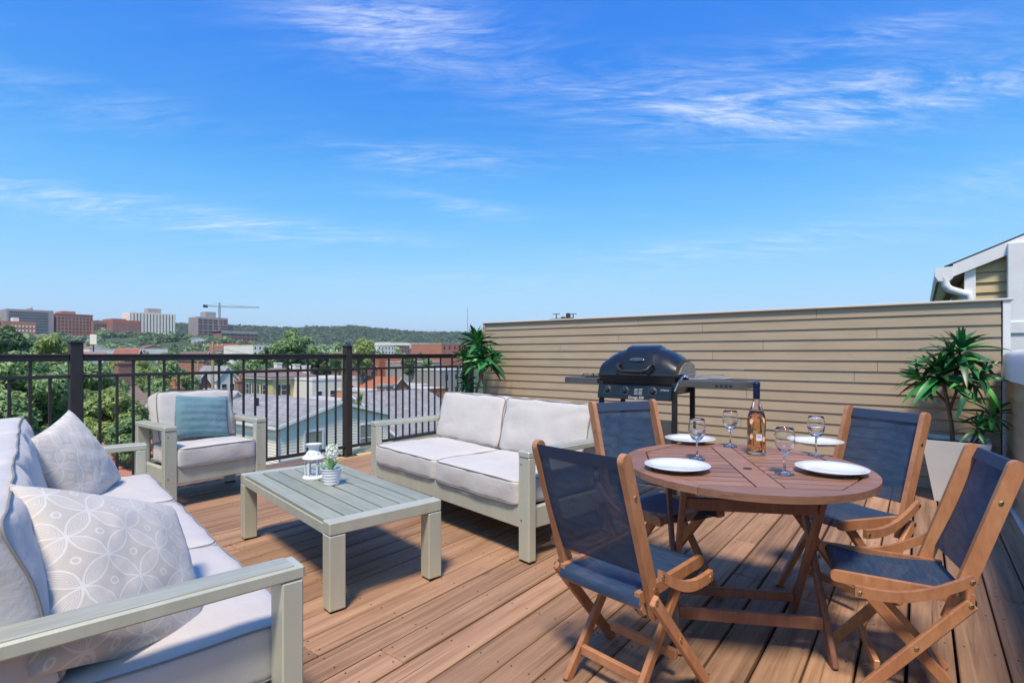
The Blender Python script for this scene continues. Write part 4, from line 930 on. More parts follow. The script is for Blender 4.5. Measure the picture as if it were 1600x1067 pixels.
# ------------------------------------------------------------------ houses
def win_mesh(w, h, glass, fr=.06, frame=True):
    b = MB(); return b
def house(name, label, x0, x1, y0, y1, ze, wall_m, roof, roof_m, rise=1.5, wins_e=(), wins_s=(), zb=None, glass='bglass', shut=False, over=.25, group=None, chim=(), winsub=True, cat='house', trim='white', siding=False):
    """axis aligned; sees faces +X (E) and -Y (S). windows: (u, z, w, h) u along the face from its nearest/left end"""
    zb = elev(x1, (y0 + y1) / 2) - .5 if zb is None else zb
    t = thing(name, label, cat, ((x0 + x1) / 2, (y0 + y1) / 2, zb), 0, group)
    hx, hy, H_ = (x1 - x0) / 2, (y1 - y0) / 2, ze - zb
    MB().box(-hx, hx, -hy, hy, 0, H_).build('wall', wall_m, t)
    if siding:
        b = MB(); z = H_ - 6
        while z < H_ - .02:
            b.add([(hx + .028, -hy, z), (hx + .028, hy, z), (hx + .004, hy, z + .15), (hx + .004, -hy, z + .15), (hx + .004, -hy, z), (hx + .004, hy, z)], [(0, 1, 2, 3), (4, 5, 1, 0)])
            b.add([(-hx, -hy - .028, z), (hx, -hy - .028, z), (hx, -hy - .004, z + .15), (-hx, -hy - .004, z + .15), (hx, -hy - .004, z), (-hx, -hy - .004, z)], [(0, 1, 2, 3), (5, 4, 1, 0)])
            z += .15
        b.build('siding', wall_m, t, kind='stuff')
    o = over
    if roof == 'gable_e':   # gable triangle on the E face, ridge along X
        for q in (hx, -hx): MB().add([(q, -hy, H_), (q, hy, H_), (q, 0, H_ + rise)], [(0, 1, 2) if q > 0 else (2, 1, 0)]).build('gable', wall_m, t)
        if siding:
            b = MB(); z = 0
            while z < rise - .05:
                hw_ = hy * (1 - (z + .1) / rise)
                if hw_ > .1: b.add([(hx + .028, -hw_, H_ + z), (hx + .028, hw_, H_ + z), (hx + .004, hw_ * .97, H_ + z + .15), (hx + .004, -hw_ * .97, H_ + z + .15), (hx + .004, hw_, H_ + z), (hx + .004, -hw_, H_ + z)], [(0, 1, 2, 3), (5, 4, 1, 0)])
                z += .15
            b.build('siding', wall_m, t, kind='stuff')
        for s in (-1, 1):
            e = (s * (hy + o), H_ - rise * o / hy)
            vs = [(hx + o, e[0], e[1]), (-hx - o, e[0], e[1]), (-hx - o, 0, H_ + rise), (hx + o, 0, H_ + rise)]; vs += [(x, y, z + .10) for x, y, z in vs]
            r_ = MB().add(vs, [(0, 1, 2, 3), (4, 5, 6, 7), (0, 3, 7, 4), (0, 1, 5, 4), (1, 2, 6, 5), (2, 3, 7, 6)]).build('roof', roof_m, t)
            MB().bar((hx + o + .02, e[0], e[1] + .0), (hx + o + .02, 0, H_ + rise), .05, .17, (1, 0, 0), .005).build('rake_board', MT[trim], r_)
    elif roof == 'gable_s':  # ridge along Y
        for q in (-hy, hy): MB().add([(-hx, q, H_), (hx, q, H_), (0, q, H_ + rise)], [(0, 1, 2) if q < 0 else (2, 1, 0)]).build('gable', wall_m, t)
        for s in (-1, 1):
            e = (s * (hx + o), H_ - rise * o / hx)
            vs = [(e[0], -hy - o, e[1]), (e[0], hy + o, e[1]), (0, hy + o, H_ + rise), (0, -hy - o, H_ + rise)]; vs += [(x, y, z + .10) for x, y, z in vs]
            r_ = MB().add(vs, [(0, 1, 2, 3), (4, 5, 6, 7), (0, 3, 7, 4), (0, 1, 5, 4), (1, 2, 6, 5), (2, 3, 7, 6)]).build('roof', roof_m, t)
            MB().bar((e[0], -hy - o - .02, e[1]), (0, -hy - o - .02, H_ + rise), .05, .17, (0, 1, 0), .005).build('rake_board', MT[trim], r_)
    elif roof == 'hip':
        rl = max(.2, abs(hx - hy)); rp = [(-rl, 0), (rl, 0)] if hx > hy else [(0, -rl), (0, rl)]
        c = [(-hx - o, -hy - o), (hx + o, -hy - o), (hx + o, hy + o), (-hx - o, hy + o)]
        vs = [(x, y, H_) for x, y in c] + [(x, y, H_ + .12) for x, y in c] + [(x, y, H_ + rise) for x, y in rp]
        fs = [(0, 1, 5, 4), (1, 2, 6, 5), (2, 3, 7, 6), (3, 0, 4, 7), (3, 2, 1, 0)]
        fs += [(4, 5, 9, 8), (5, 6, 9), (6, 7, 8, 9), (7, 4, 8)] if hx > hy else [(4, 5, 8), (5, 6, 9, 8), (6, 7, 9), (7, 4, 8, 9)]
        MB().add(vs, fs).build('roof', roof_m, t)
        MB().box(-hx - o + .05, hx + o - .05, -hy - o + .05, hy + o - .05, H_ - .22, H_ - .003).build('cornice', MT[trim], t)
    else:
        MB().box(-hx - .08, hx + .08, -hy - .08, hy + .08, H_ + .003, H_ + .28).build('parapet', roof_m, t)
        MB().box(-hx + .15, hx - .15, -hy + .15, hy - .15, H_ + .15, H_ + .285).build('roof', MT['flatroof'], t)
    cache = {}
    def window(face, u, z, w, h):
        k = (face, round(w, 3), round(h, 3))
        if k not in cache:
            if face == 'E': cache[k] = (MB().box(.0, .03, -w / 2, w / 2, 0, h).mesh('pane', MT[glass]), MB().box(-.01, .05, -w / 2 - .09, w / 2 + .09, -.10, -.002).box(-.01, .05, -w / 2 - .09, w / 2 + .09, h + .002, h + .09).box(-.01, .05, -w / 2 - .09, -w / 2 - .002, -.002, h + .002).box(-.01, .05, w / 2 + .002, w / 2 + .09, -.002, h + .002).box(.01, .045, -w / 2, w / 2, h / 2 - .025, h / 2 + .025).mesh('frame', MT[trim]))
            else: cache[k] = (MB().box(-w / 2, w / 2, -.03, 0, 0, h).mesh('pane', MT[glass]), MB().box(-w / 2 - .09, w / 2 + .09, -.05, .01, -.10, -.002).box(-w / 2 - .09, w / 2 + .09, -.05, .01, h + .002, h + .09).box(-w / 2 - .09, -w / 2 - .002, -.05, .01, -.002, h + .002).box(w / 2 + .002, w / 2 + .09, -.05, .01, -.002, h + .002).box(-w / 2, w / 2, -.045, -.01, h / 2 - .025, h / 2 + .025).mesh('frame', MT[trim]))
        pane, frm = cache[k]
        loc = (hx + .002 + (.03 if siding else 0), -hy + u, z - zb) if face == 'E' else (-hx + u, -hy - .002 - (.03 if siding else 0), z - zb)
        if winsub:
            wo = link('window', frm, t, mat=Matrix.Translation(loc)); link('pane', pane, wo)
            if shut:
                for s in (-1, 1):
                    c = s * (w / 2 + .09 + w * .27)
                    (MB().cbox(0, .04, c - w * .25, c + w * .25, -.03, h + .03, .01) if face == 'E' else MB().cbox(c - w * .25, c + w * .25, -.04, 0, -.03, h + .03, .01)).build('shutter', MT['shutter'], wo)
        else: link('window', pane, t, mat=Matrix.Translation(loc))
    for wn in wins_e: window('E', *wn)
    for wn in wins_s: window('S', *wn)
    for (cx, cy, cw, chh_, pots) in chim:
        base_z = H_ - .2; c = MB().box(cx - cw / 2, cx + cw / 2, cy - cw / 2, cy + cw / 2, base_z, H_ + chh_).box(cx - cw / 2 - .07, cx + cw / 2 + .07, cy - cw / 2 - .07, cy + cw / 2 + .07, H_ + chh_ + .002, H_ + chh_ + .16).build('chimney', MT['brick'] if pots >= 0 else MT['bwhite'], t)
        for k in range(max(0, pots)): MB().lathe([(.17, 0), (.15, .1), (.13, .55), (.17, .6), (.17, .68), (.12, .68)], 12, (cx, cy + (k - (pots - 1) / 2) * .42, H_ + chh_ + .163)).build('chimney_pot', MT['terracotta'], c)
    return t
def hE(px0, px1, X, py_eave):   # Y range and eave height of an E face seen between two pixel columns
    a, _ = atX(px0, X); b_, _ = atX(px1, X); _, ze = atX(px1, X, py_eave); return a, b_, ze
# white clapboard gable house just below the deck
ya, yb, ze = hE(437, 607, -26, 646.5)
house('white_house', 'white clapboard house with shallow gable and grey shingle roof below the railing', -35.5, -26, ya, yb, ze, mat('shade_warmed_clapboard', rough=.6, fn=varied((.88, .79, .65), .04, .4)), 'gable_e', MT['shingle'], .95, siding=True, glass='wglass', over=.22,  # white siding, warmth put into its colour to offset the blue shade
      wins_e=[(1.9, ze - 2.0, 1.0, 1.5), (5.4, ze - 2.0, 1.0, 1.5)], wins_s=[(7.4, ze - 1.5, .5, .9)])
wh = bpy.data.objects['white_house']; hh = ze - wh.location.z
MB().tube([(4.85, -3.75, hh - .1), (4.85, -3.75, hh - .35), (4.80, -3.62, hh - .6), (4.80, -3.62, 0)], .05, 8).build('downspout', MT['white'], wh)
MB().box(-4.75, 4.95, -(yb - ya) / 2 - .36, -(yb - ya) / 2 - .24, hh - .16, hh - .04).build('gutter', MT['white'], wh)
MB().cbox(-1.0, -.8, -1.9, -1.7, hh + .3, hh + 1.05, .02).build('vent_pipe', MT['foot'], wh)
# yellow house
ya, yb, ze = hE(426, 486, -75, 588)
house('yellow_house', 'pale yellow house with dark shutters and hipped grey roof', -84.5, -75, ya, yb + .5, ze, MT['yellow'], 'hip', MT['brownroof'], 1.3, shut=True, over=.5,
      wins_e=[(1.75, ze - 2.6, .85, 1.5), (4.9, ze - 2.6, .85, 1.5), (1.75, ze - 5.8, .85, 1.5), (4.9, ze - 5.8, .85, 1.5)], wins_s=[(2.2, ze - 2.6, .85, 1.5), (4.6, ze - 2.6, .85, 1.5), (7.2, ze - 2.6, .85, 1.5), (2.2, ze - 5.8, .85, 1.5), (4.6, ze - 5.8, .85, 1.5), (7.2, ze - 5.8, .85, 1.5)],
      chim=[(-2.5, 1.5, .9, 1.9, -1), (1.0, 2.6, .8, 1.7, -1), (3.6, 2.7, .9, 1.5, -1)])
# white row house right of the yellow one
ya, yb, ze = hE(488, 575, -70, 591)
house('row_house', 'long white flat-roofed row house with three small windows', -80, -70, ya, yb, ze, MT['bwhite'], 'flat', MT['bwhite'], wins_e=[(1.1, ze - 2.9, .9, 1.3), (3.4, ze - 2.9, .9, 1.3), (6.6, ze - 2.6, .8, 1.6)])
ya, yb, ze = hE(500, 562, -52, 627)
house('brick_shed', 'low red brick shed with flat roof beyond the white gable', -60, -52, ya, yb, ze, MT['brick_o'], 'flat', MT['redroof'])
ya, yb, ze = hE(575, 596, -50, 612)
house('brick_block', 'small orange brick block left of the stone chimney', -56, -50, ya, yb, ze, MT['brick_o'], 'flat', MT['flatroof'])
ya, yb, ze = hE(612, 700, -40, 640)
house('grey_shed', 'grey shingled low building under the railing beside the loveseat', -52, -40, ya, yb + 2, ze - .6, MT['bwhite'], 'gable_s', MT['shingle'], 2.4, over=.4)
ya, yb, ze = hE(622, 690, -33, 668)
house('porch_roof_house', 'small white cottage with grey shingle roof and white porch post', -39, -33, ya, yb, ze, MT['bwhite'], 'gable_s', MT['shingle'], 1.4, over=.35)
# white and brick houses left of the yellow one
ya, yb, ze = hE(338, 372, -95, 592)
house('white_house', 'white gabled house behind the wooden utility pole', -104, -95, ya, yb, ze, MT['bwhite'], 'gable_e', MT['shingle'], 2.2, wins_e=[(1.3, ze - 2.2, .8, 1.4), (2.6, ze - 2.2, .8, 1.4)])
ya, yb, ze = hE(352, 388, -62, 627)
house('white_cottage', 'low white house with pale roof beside the orange chimney pot', -70, -62, ya, yb, ze, MT['bwhite'], 'gable_e', MT['flatroof'], 1.2, chim=[(2.4, 1.1, .8, 2.2, 1)])
ya, yb, ze = hE(296, 338, -72, 612)
house('brick_house', 'red brick gabled house with white trim behind the utility poles', -82, -72, ya, yb, ze, MT['brick'], 'gable_e', MT['redroof'], 2.4, wins_e=[(1.2, ze - 2.4, .9, 1.5), (3.2, ze - 2.4, .9, 1.5)])
ya, yb, ze = hE(270, 302, -44, 628)
house('brick_house', 'brown brick house with clay chimney pots behind the armchair', -52, -44, ya, yb, ze - .6, MT['brick'], 'gable_s', MT['brownroof'], 1.2, chim=[(3.1, -.3, .95, 1.55, 3)])
ya, yb, ze = hE(222, 253, -36, 640)
house('brick_house', 'dark red brick house with white gable trim left of the armchair', -44, -36, ya, yb, ze, MT['brick'], 'gable_e', MT['brownroof'], .9)
ya, yb, ze = hE(186, 212, -48, 622)
house('brick_house', 'tall reddish brick house with chimney seen between the left balusters', -58, -48, ya, yb + .5, ze, MT['brick'], 'gable_s', MT['brownroof'], 1.8, chim=[(2.6, .2, .9, 2.6, 0)])
ya, yb, ze = hE(188, 300, -11.5, 742)
house('lower_terrace_house', 'brick-red tiled roof of the next house just below the railing', -16.5, -11.5, ya, yb + 1.5, ze - .5, MT['brick'], 'gable_s', mat('red_tile_roof', rough=.85, fn=brick_fn((.33, .12, .075), (.40, .17, .11), (.14, .06, .05), 1, .4, .14)), .9)
# right side: red building, stone chimney house, far row
ya, yb, ze = hE(592, 634, -120, 556)
house('red_building', 'plain orange red building seen under the top rail', -132, -120, ya, yb, ze, MT['orange'], 'flat', MT['redroof'])
sc_ = thing('stone_chimney', 'tall rubble stone chimney stack among the rooftops', 'chimney', (-47.5, 41.8 if False else atX(602, -47.5)[0], -10))
zt = atX(602, -47.5, 600)[1] + 10
MB().box(-.75, .75, -.55, .55, 0, zt - .25).build('stack', MT['stone'], sc_); MB().box(-.85, .85, -.65, .65, zt - .248, zt).build('cap', MT['conc'], sc_)
rg = random.Random(21)
for i, (p0, p1, X, pe, wm_, rf, rm, lab) in enumerate([
        (612, 640, -62, 606, 'brick_o', 'gable_e', 'redroof', 'orange gabled brick house right of the stone chimney'), (640, 668, -66, 602, 'bwhite', 'flat', 'bwhite', 'pale flat-roofed house between two red roofs'), (664, 700, -60, 608, 'brick_o', 'flat', 'redroof', 'orange brick row house nearest the left dracaena'),
        (640, 690, -110, 566, 'conc', 'flat', 'flatroof', 'beige low warehouse right of the red building'), (690, 735, -88, 578, 'conc', 'flat', 'flatroof', 'beige brick block behind the left dracaena'), (560, 590, -105, 575, 'brick_far2', 'gable_e', 'brownroof', 'brown gabled house right of the middle rail post'),
        (590, 616, -300, 541, 'bwhite', 'flat', 'flatroof', 'small white flat-roofed building on the valley floor'), (618, 640, -330, 540, 'brick_far2', 'flat', 'flatroof', 'dark brick building on the valley floor'), (640, 690, -420, 537, 'bwhite', 'flat', 'bwhite', 'long white low building below the wooded hill'), (610, 636, -520, 535, 'bwhite', 'flat', 'flatroof', 'white warehouse at the foot of the hill'),
        (140, 200, -330, 546, 'bwhite', 'flat', 'flatroof', 'long pale warehouse roof beneath the bluff'), (215, 262, -360, 545, 'bwhite', 'flat', 'flatroof', 'second pale warehouse beneath the bluff'), (20, 36, -150, 567, 'brick_far', 'flat', 'redroof', 'small brick building among the left trees'), (372, 400, -380, 537, 'brick_far', 'flat', 'brick_far', 'low orange brick building below the crane'), (395, 425, -300, 540, 'bwhite', 'flat', 'bwhite', 'white gabled building left of the big tree'),
        (212, 228, -140, 560, 'brick_far', 'gable_e', 'redroof', 'red roofed house above the yellow green tree'), (318, 335, -150, 562, 'brick_o', 'gable_e', 'brownroof', 'orange house with dark roof behind the poles'), (160, 182, -160, 566, 'bwhite', 'gable_e', 'shingle', 'white gabled house right of the left post'), (690, 730, -150, 538, 'brick_far', 'flat', 'flatroof', 'tan tall brick block touching the siding wall')]):
    a, b_, ze = hE(p0, p1, X, pe); sc = abs(X) / 60
    we = []; w_ = b_ - a
    if w_ > 2.5 and i not in (3, 10, 11, 8):
        nn = max(1, int(w_ / 2.6))
        for k in range(nn):
            for rw in range(2): we.append(((k + .5) * w_ / nn, ze - 2.2 - rw * 3.0, .9, 1.4))
    house('town_house' if rf != 'flat' else 'town_building', lab, X - 10 * max(1, sc * .7), X, a, b_, ze, MT[wm_], rf, MT[rm], 1.2 + .4 * sc, wins_e=we, winsub=False, group='houses in the valley')
# rows of small houses filling the valley further off
far = []
for k in range(34):
    px = rg.uniform(20, 735); z = rg.uniform(150, 620)
    wm_ = rg.choice(['bwhite', 'brick_far', 'brick_far2', 'conc', 'bwhite']); rf = rg.choice(['gable_e', 'gable_s', 'flat'])
    far.append((px, z, wm_, rf, rg.uniform(8, 16), rg.uniform(8, 14), rg.uniform(5, 8.5), rg.choice(['redroof', 'brownroof', 'flatroof', 'shingle'])))
far = sorted(f for f in far if not (f[0] < 300 and f[1] > 520)); seen = {}
ORD = ['leftmost', 'second', 'third', 'fourth', 'fifth', 'sixth', 'seventh', 'eighth', 'ninth', 'tenth', 'eleventh', 'twelfth', 'thirteenth', 'fourteenth', 'fifteenth']
for (px, z, wm_, rf, w_, d_, h_, rm) in far:
    p = P(px, 553, z); e = elev(p.x, p.y)
    we = [((j + .5) * w_ / 4, e + 1.2 + 2.8 * r_, 1.1, 1.4) for j in range(4) for r_ in range(2)] if z < 350 else []
    desc = {'bwhite': 'white', 'brick_far': 'red brick', 'brick_far2': 'brown brick', 'conc': 'beige'}[wm_] + (' flat-roofed' if rf == 'flat' else ' gabled'); i = seen.get(desc, 0); seen[desc] = i + 1
    lab = 'distant %s town house in the valley, %s of its kind%s' % (desc, ORD[i], '' if i == 0 else ' from the left')
    house('town_house', lab, p.x - d_, p.x, p.y - w_ / 2, p.y + w_ / 2, e + h_, MT[wm_], rf, MT[rm], 2.2, wins_e=we, winsub=False, group='distant town houses in the valley')

# ------------------------------------------------------------------ buildings on the bluff
XB = -900.0
def slab(name, label, p0, p1, pt, pb, X, mt, depth=40, cat='building'):
    a, b_ = atX(p0, X)[0], atX(p1, X)[0]; zt = atX((p0 + p1) / 2, X, pt)[1]; zb = atX((p0 + p1) / 2, X, pb)[1] - 12
    t = thing(name, label, cat, (X - depth / 2, (a + b_) / 2, zb)); t['w'] = b_ - a; t['h'] = zt - zb; t['d'] = depth
    MB().box(-depth / 2, depth / 2, -(b_ - a) / 2, (b_ - a) / 2, 0, zt - zb).build('wall', mt, t); return t, depth / 2, (b_ - a) / 2, zt - zb
def wgrid(t, hx, hy, H_, cols, rows, w, h, ztop, dz, gl='bglass', u0=None, u1=None):
    me = MB().box(0, .4, -w / 2, w / 2, 0, h).mesh('window', MT[gl]); u0 = -hy if u0 is None else u0; u1 = hy if u1 is None else u1
    for c in range(cols):
        for r_ in range(rows): link('window', me, t, mat=Matrix.Translation((hx - .1, u0 + (u1 - u0) * (c + .5) / cols, H_ - ztop - r_ * dz)))
t, hx, hy, H_ = slab('office_slab', 'wide grey hospital slab with banded facade at far left', 10, 84, 484, 522, XB, MT['greyfac'])
for k in range(11): MB().box(hx - .1, hx + .5, -hy + 2, hy - 6, H_ - 4.2 - k * 3.6, H_ - 2.9 - k * 3.6).build('window_band', MT['bglass'], t)
MB().box(-10, hx - 4, -hy + 24, hy - 20, H_ + .02, H_ + 3).build('penthouse', MT['greyfac'], t)
t, hx, hy, H_ = slab('brick_hall', 'red brick building with white windows before the grey slab', 4, 56, 502, 522, XB + 60, MT['brick_far'], 25)
wgrid(t, hx, hy, H_, 9, 3, 1.6, 2.2, 7.0, 5.0, 'bwhite'); MB().box(-6, hx - 6, -hy + 10, hy - 14, H_ + .02, H_ + 4.5).build('penthouse', MT['bwhite'], t)
t, hx, hy, H_ = slab('brick_hospital', 'tall red brick hospital with rows of windows', 89, 145, 492, 524, XB, MT['brick_far'])
wgrid(t, hx, hy, H_, 10, 6, 2.0, 2.6, 6.0, 4.6); MB().box(-12, hx - 2, -hy + 5, -hy + 20, H_ + .02, H_ + 4.5).build('stair_tower', MT['brick_far'], t)
MB().box(-hx, hx + .6, -hy - .6, hy + .6, H_ + .03, H_ + .9).build('cornice', MT['brick_far2'], t)
t, hx, hy, H_ = slab('brick_wing', 'lower brown brick wing right of the tall brick hospital', 146, 176, 503, 524, XB + 10, MT['brick_far2'])
wgrid(t, hx, hy, H_, 7, 4, 1.8, 2.4, 6.0, 4.6)
t, hx, hy, H_ = slab('brick_tower_block', 'plain orange brick block left of the striped tower', 175, 197, 498, 524, XB - 10, MT['orange'])
wgrid(t, hx, hy, H_, 4, 2, 1.8, 2.4, 14.0, 4.6)
t, hx, hy, H_ = slab('dark_brick_hall', 'dark brick hall with white base in front of the striped tower', 176, 220, 505, 524, XB + 40, MT['brick_far2'], 24)
MB().box(hx - .1, hx + 1.0, -hy + 4, hy - 14, H_ - 19.5, H_ - 14).build('loading_bay', MT['bwhite'], t); MB().box(-10, hx, -hy, hy, H_ + .03, H_ + 4).build('upper_storey', MT['orange'], t)
t, hx, hy, H_ = slab('striped_tower', 'white tower with vertical dark window stripes', 204, 274, 491, 528, XB, MT['bglass'], 34)
nf = 14
for k in range(nf):
    u = -hy + (2 * hy) * (k + .5) / nf; MB().box(hx + .0, hx + 1.2, u - 1.3, u + 1.3, 0, H_ + .3).build('fin', MT['bwhite'], t)
MB().box(-hx, hx + .9, -hy - .3, hy + .3, H_ + .02, H_ + 1.6).build('parapet', MT['bwhite'], t); MB().box(-8, 8, -hy + 25, -hy + 42, H_ + 1.62, H_ + 9).build('plant_room', MT['greyfac'], t)
MB().box(-hx, hx, -hy - .5, -hy - .05, 0, H_).build('side_wall', MT['bwhite'], t)
t, hx, hy, H_ = slab('construction_tower', 'half-built concrete tower block under the crane', 309, 356, 496, 533, XB, MT['greyfac'], 34)
wgrid(t, hx, hy, H_, 6, 7, 4.6, 3.2, 7.0, 4.6)
for k in range(7): MB().box(hx + .35, hx + .9, -hy, hy, H_ - 3.0 - k * 4.6, H_ - 1.9 - k * 4.6).build('floor_slab', MT['orange' if k % 2 else 'conc'], t)
MB().box(-8, hx - 6, -hy + 14, hy - 16, H_ + .02, H_ + 9).build('core_walls', MT['conc'], t); MB().box(-hx + 4, hx + .5, hy - 18, hy + 8, H_ - 22, H_ - 12).build('side_volume', MT['bglass'], t)
t, hx, hy, H_ = slab('podium_building', 'long low brick and glass podium beside the half-built tower', 346, 403, 518, 534, XB + 30, MT['brick_far2'], 30)
wgrid(t, hx, hy, H_, 9, 2, 4.6, 3.6, 7.5, 6.0); MB().box(-hx, hx + .8, -hy, hy, H_ - 3.4, H_ + .3).build('fascia', MT['conc'], t)
cr = thing('tower_crane', 'tower crane with long jib above the half-built tower', 'crane', P(343, 510, 700))
k7 = 700 / F_PX
def lattice(b, p0, p1, w, n):
    p0 = Vector(p0); p1 = Vector(p1); d = (p1 - p0); s = Vector((0, 1, 0)) if abs(d.normalized().z) > .9 else Vector((0, 0, 1)); s2 = d.normalized().cross(s)
    cs = [s * w / 2 + s2 * w / 2, s * w / 2 - s2 * w / 2, -s * w / 2 - s2 * w / 2, -s * w / 2 + s2 * w / 2]
    for c in cs: b.tube([p0 + c, p1 + c], .22, 4)
    for i in range(n):
        a, e = p0 + d * i / n, p0 + d * (i + 1) / n
        for j in range(4): b.tube([a + cs[j], e + cs[(j + 1) % 4]], .15, 4)
rtv = Vector((RT[0], RT[1], 0)); 
b = MB(); lattice(b, (0, 0, -6), (0, 0, 30 * k7), 1.8, 10); b.build('mast', MT['crane'], cr)
b = MB(); lattice(b, Vector((0, 0, 31 * k7)), rtv * 62 * k7 + Vector((0, 0, 29.5 * k7)), 1.6, 20); b.build('jib', MT['crane'], cr)
b = MB(); lattice(b, Vector((0, 0, 31 * k7)), -rtv * 22 * k7 + Vector((0, 0, 32.5 * k7)), 1.6, 7); b.build('counter_jib', MT['crane'], cr)
MB().box(-1.5, 1.5, -2.5, 2.5, 0, 3.5, Matrix.Translation(-rtv * 22 * k7 + Vector((0, 0, 29.5 * k7)))).build('counterweight', MT['blackmetal'], cr)
b = MB(); lattice(b, (0, 0, 31 * k7), (0, 0, 37 * k7), 1.2, 3); b.tube([(0, 0, 37 * k7), rtv * 40 * k7 + Vector((0, 0, 31 * k7))], .12, 4); b.tube([(0, 0, 37 * k7), -rtv * 18 * k7 + Vector((0, 0, 33 * k7))], .12, 4); b.build('cat_head', MT['crane'], cr)
vd = thing('retaining_wall', 'pale stone retaining wall on the bluff at far left', 'wall', (0, 0, 0))
p0 = P(8, 546, 632); p1 = P(84, 544, 640); dd = (p1 - p0).normalized(); nn_ = 10
for i in range(nn_):
    a = p0.lerp(p1, i / nn_); e = p0.lerp(p1, (i + .96) / nn_); top = 17 + random.uniform(-.6, .6)
    MB().add([(a.x, a.y, a.z - 8), (e.x, e.y, e.z - 8), (e.x, e.y, a.z + top), (a.x, a.y, a.z + top)] + [(q.x - 8, q.y + 2, zz_) for q, zz_ in ((a, a.z - 8), (e, a.z - 8), (e, a.z + top), (a, a.z + top))], [(0, 1, 2, 3), (3, 2, 6, 7), (1, 5, 6, 2), (0, 3, 7, 4), (4, 7, 6, 5)]).build('wall_bay', MT['conc'], vd)
vi = thing('viaduct', 'thin grey elevated road along the top of the bluff', 'viaduct', (0, 0, 0))
p0 = P(0, 525, 650); p1 = P(290, 527, 690); MB().bar(p0, p1, 8, 1.5, (FW[0], FW[1], 0), .1).build('road_deck', MT['conc'], vi)
for i in range(9):
    a = p0.lerp(p1, i / 8.0); MB().box(a.x - .6, a.x + .6, a.y - .6, a.y + .6, a.z - 16, a.z - .8).build('pier', MT['conc'], vi)
bb = thing('billboard', 'small white billboard on a post below the bluff', 'billboard', P(146, 549, 240))
hb = 240 / F_PX
sgx = rtv * 1.0
MB().bar((0, 0, -6), (0, 0, 3), .4, .4, (1, 0, 0)).build('post', MT['blackmetal'], bb)
MB().bar(Vector((0, 0, 3.2)), Vector((0, 0, 7.6)), 3.0, .3, RT.tolist() + [0], .02).build('panel', MT['bwhite'], bb)

# ------------------------------------------------------------------ utility poles and wires
def pole(px, pt, z, label, zb=-10.5, arm_=True, r0=.16):
    p = P(px, pt, z); t = thing('utility_pole', label, 'utility pole', (p.x, p.y, zb)); H_ = p.z - zb
    MB().tube([(0, 0, 0), (0, 0, H_)], [r0 * 1.25, r0 * .8], 10).build('shaft', MT['pole'], t)
    if arm_:
        d = Vector((RT[0], RT[1], 0))
        MB().bar(-d * 1.1 + Vector((0, 0, H_ - .5)), d * 1.1 + Vector((0, 0, H_ - .5)), .10, .12, (0, 0, 1)).build('crossarm', MT['pole'], t)
        for k in (-1.0, -.5, .5, 1.0): MB().lathe([(.05, 0), (.07, .06), (.04, .12), (.06, .16), (.0, .2)], 8, tuple(d * k + Vector((0, 0, H_ - .44)))).build('insulator', MT['ceramic'], t)
    return p, t
pA, tA = pole(332.5, 533, 58, 'tall weathered wooden utility pole above the armchair')
pB, tB = pole(309.5, 562, 52, 'shorter wooden pole left of the tall utility pole', arm_=False, r0=.11)
MB().cbox(-.25, .25, -.2, .2, pB.z + 10.5 - 2.3, pB.z + 10.5 - 1.5, .03).build('transformer', MT['flatroof'], tB)
pC, tC = pole(536, 541, 44, 'pale wooden utility pole hidden behind the middle rail post', r0=.13)
pD = P(880, 496.5, 30)
tD = thing('utility_pole', 'dark pole top with crossarm and insulators showing over the wall', 'utility pole', (pD.x, pD.y, -10.5))
dk = mat('dark_pole', (.05, .042, .036), .8); HD = pD.z + 10.5; d = Vector((RT[0], RT[1], 0))
MB().tube([(0, 0, 0), (0, 0, HD + .05)], [.18, .13], 10).build('shaft', dk, tD)
MB().bar(-d * .75 + Vector((0, 0, HD - .12)), d * .55 + Vector((0, 0, HD - .02)), .10, .12, (0, 0, 1)).build('crossarm', dk, tD)
for k in (-.55, .8): MB().tube([d * k * .7 + Vector((0, 0, HD - .05)), d * k * .7 + Vector((0, 0, HD + .22))], .03, 6).tube([d * (k * .7 - .2) + Vector((0, 0, HD + .2)), d * (k * .7 + .2) + Vector((0, 0, HD + .22))], .02, 6).build('insulator', dk, tD)
MB().lathe([(.13, 0), (.13, .32), (.08, .36)], 10, tuple(d * .28 + Vector((0, 0, HD - .1)))).build('fuse', dk, tD)
def wire(a, b_, sag, label, r=.012):
    pts = []
    for i in range(17): t_ = i / 16; p = a.lerp(b_, t_); p.z -= sag * 4 * t_ * (1 - t_); pts.append(p)
    o = MB().tube(pts, r, 4).build('overhead_wire', MT['wire']); tag(o, label, 'wire')
wire(pA + Vector((0, 0, -.5)), P(60, 556, 75), .9, 'overhead wire running left from the tall utility pole', .02)
wire(pA + Vector((0, 0, -.5)), pC + Vector((0, 0, -.3)), .8, 'overhead wire between the tall pole and the middle pole', .02)
wire(pC + Vector((0, 0, -.3)), P(745, 560, 42), .7, 'overhead wire running right from the middle pole', .016)
wire(pA + Vector((0, 0, -1.2)), P(215, 640, 40), .3, 'slack service wire dropping from the tall pole to the brick houses', .014)
ms = thing('radio_mast', 'thin distant radio mast on the hill left of the wall', 'mast', P(730.5, 530, 1900))
MB().tube([(0, 0, -20), (0, 0, 50 * 1900 / F_PX)], [1.6, .9], 6).build('mast', mat('mast_steel', (.45, .42, .42), .6), ms)

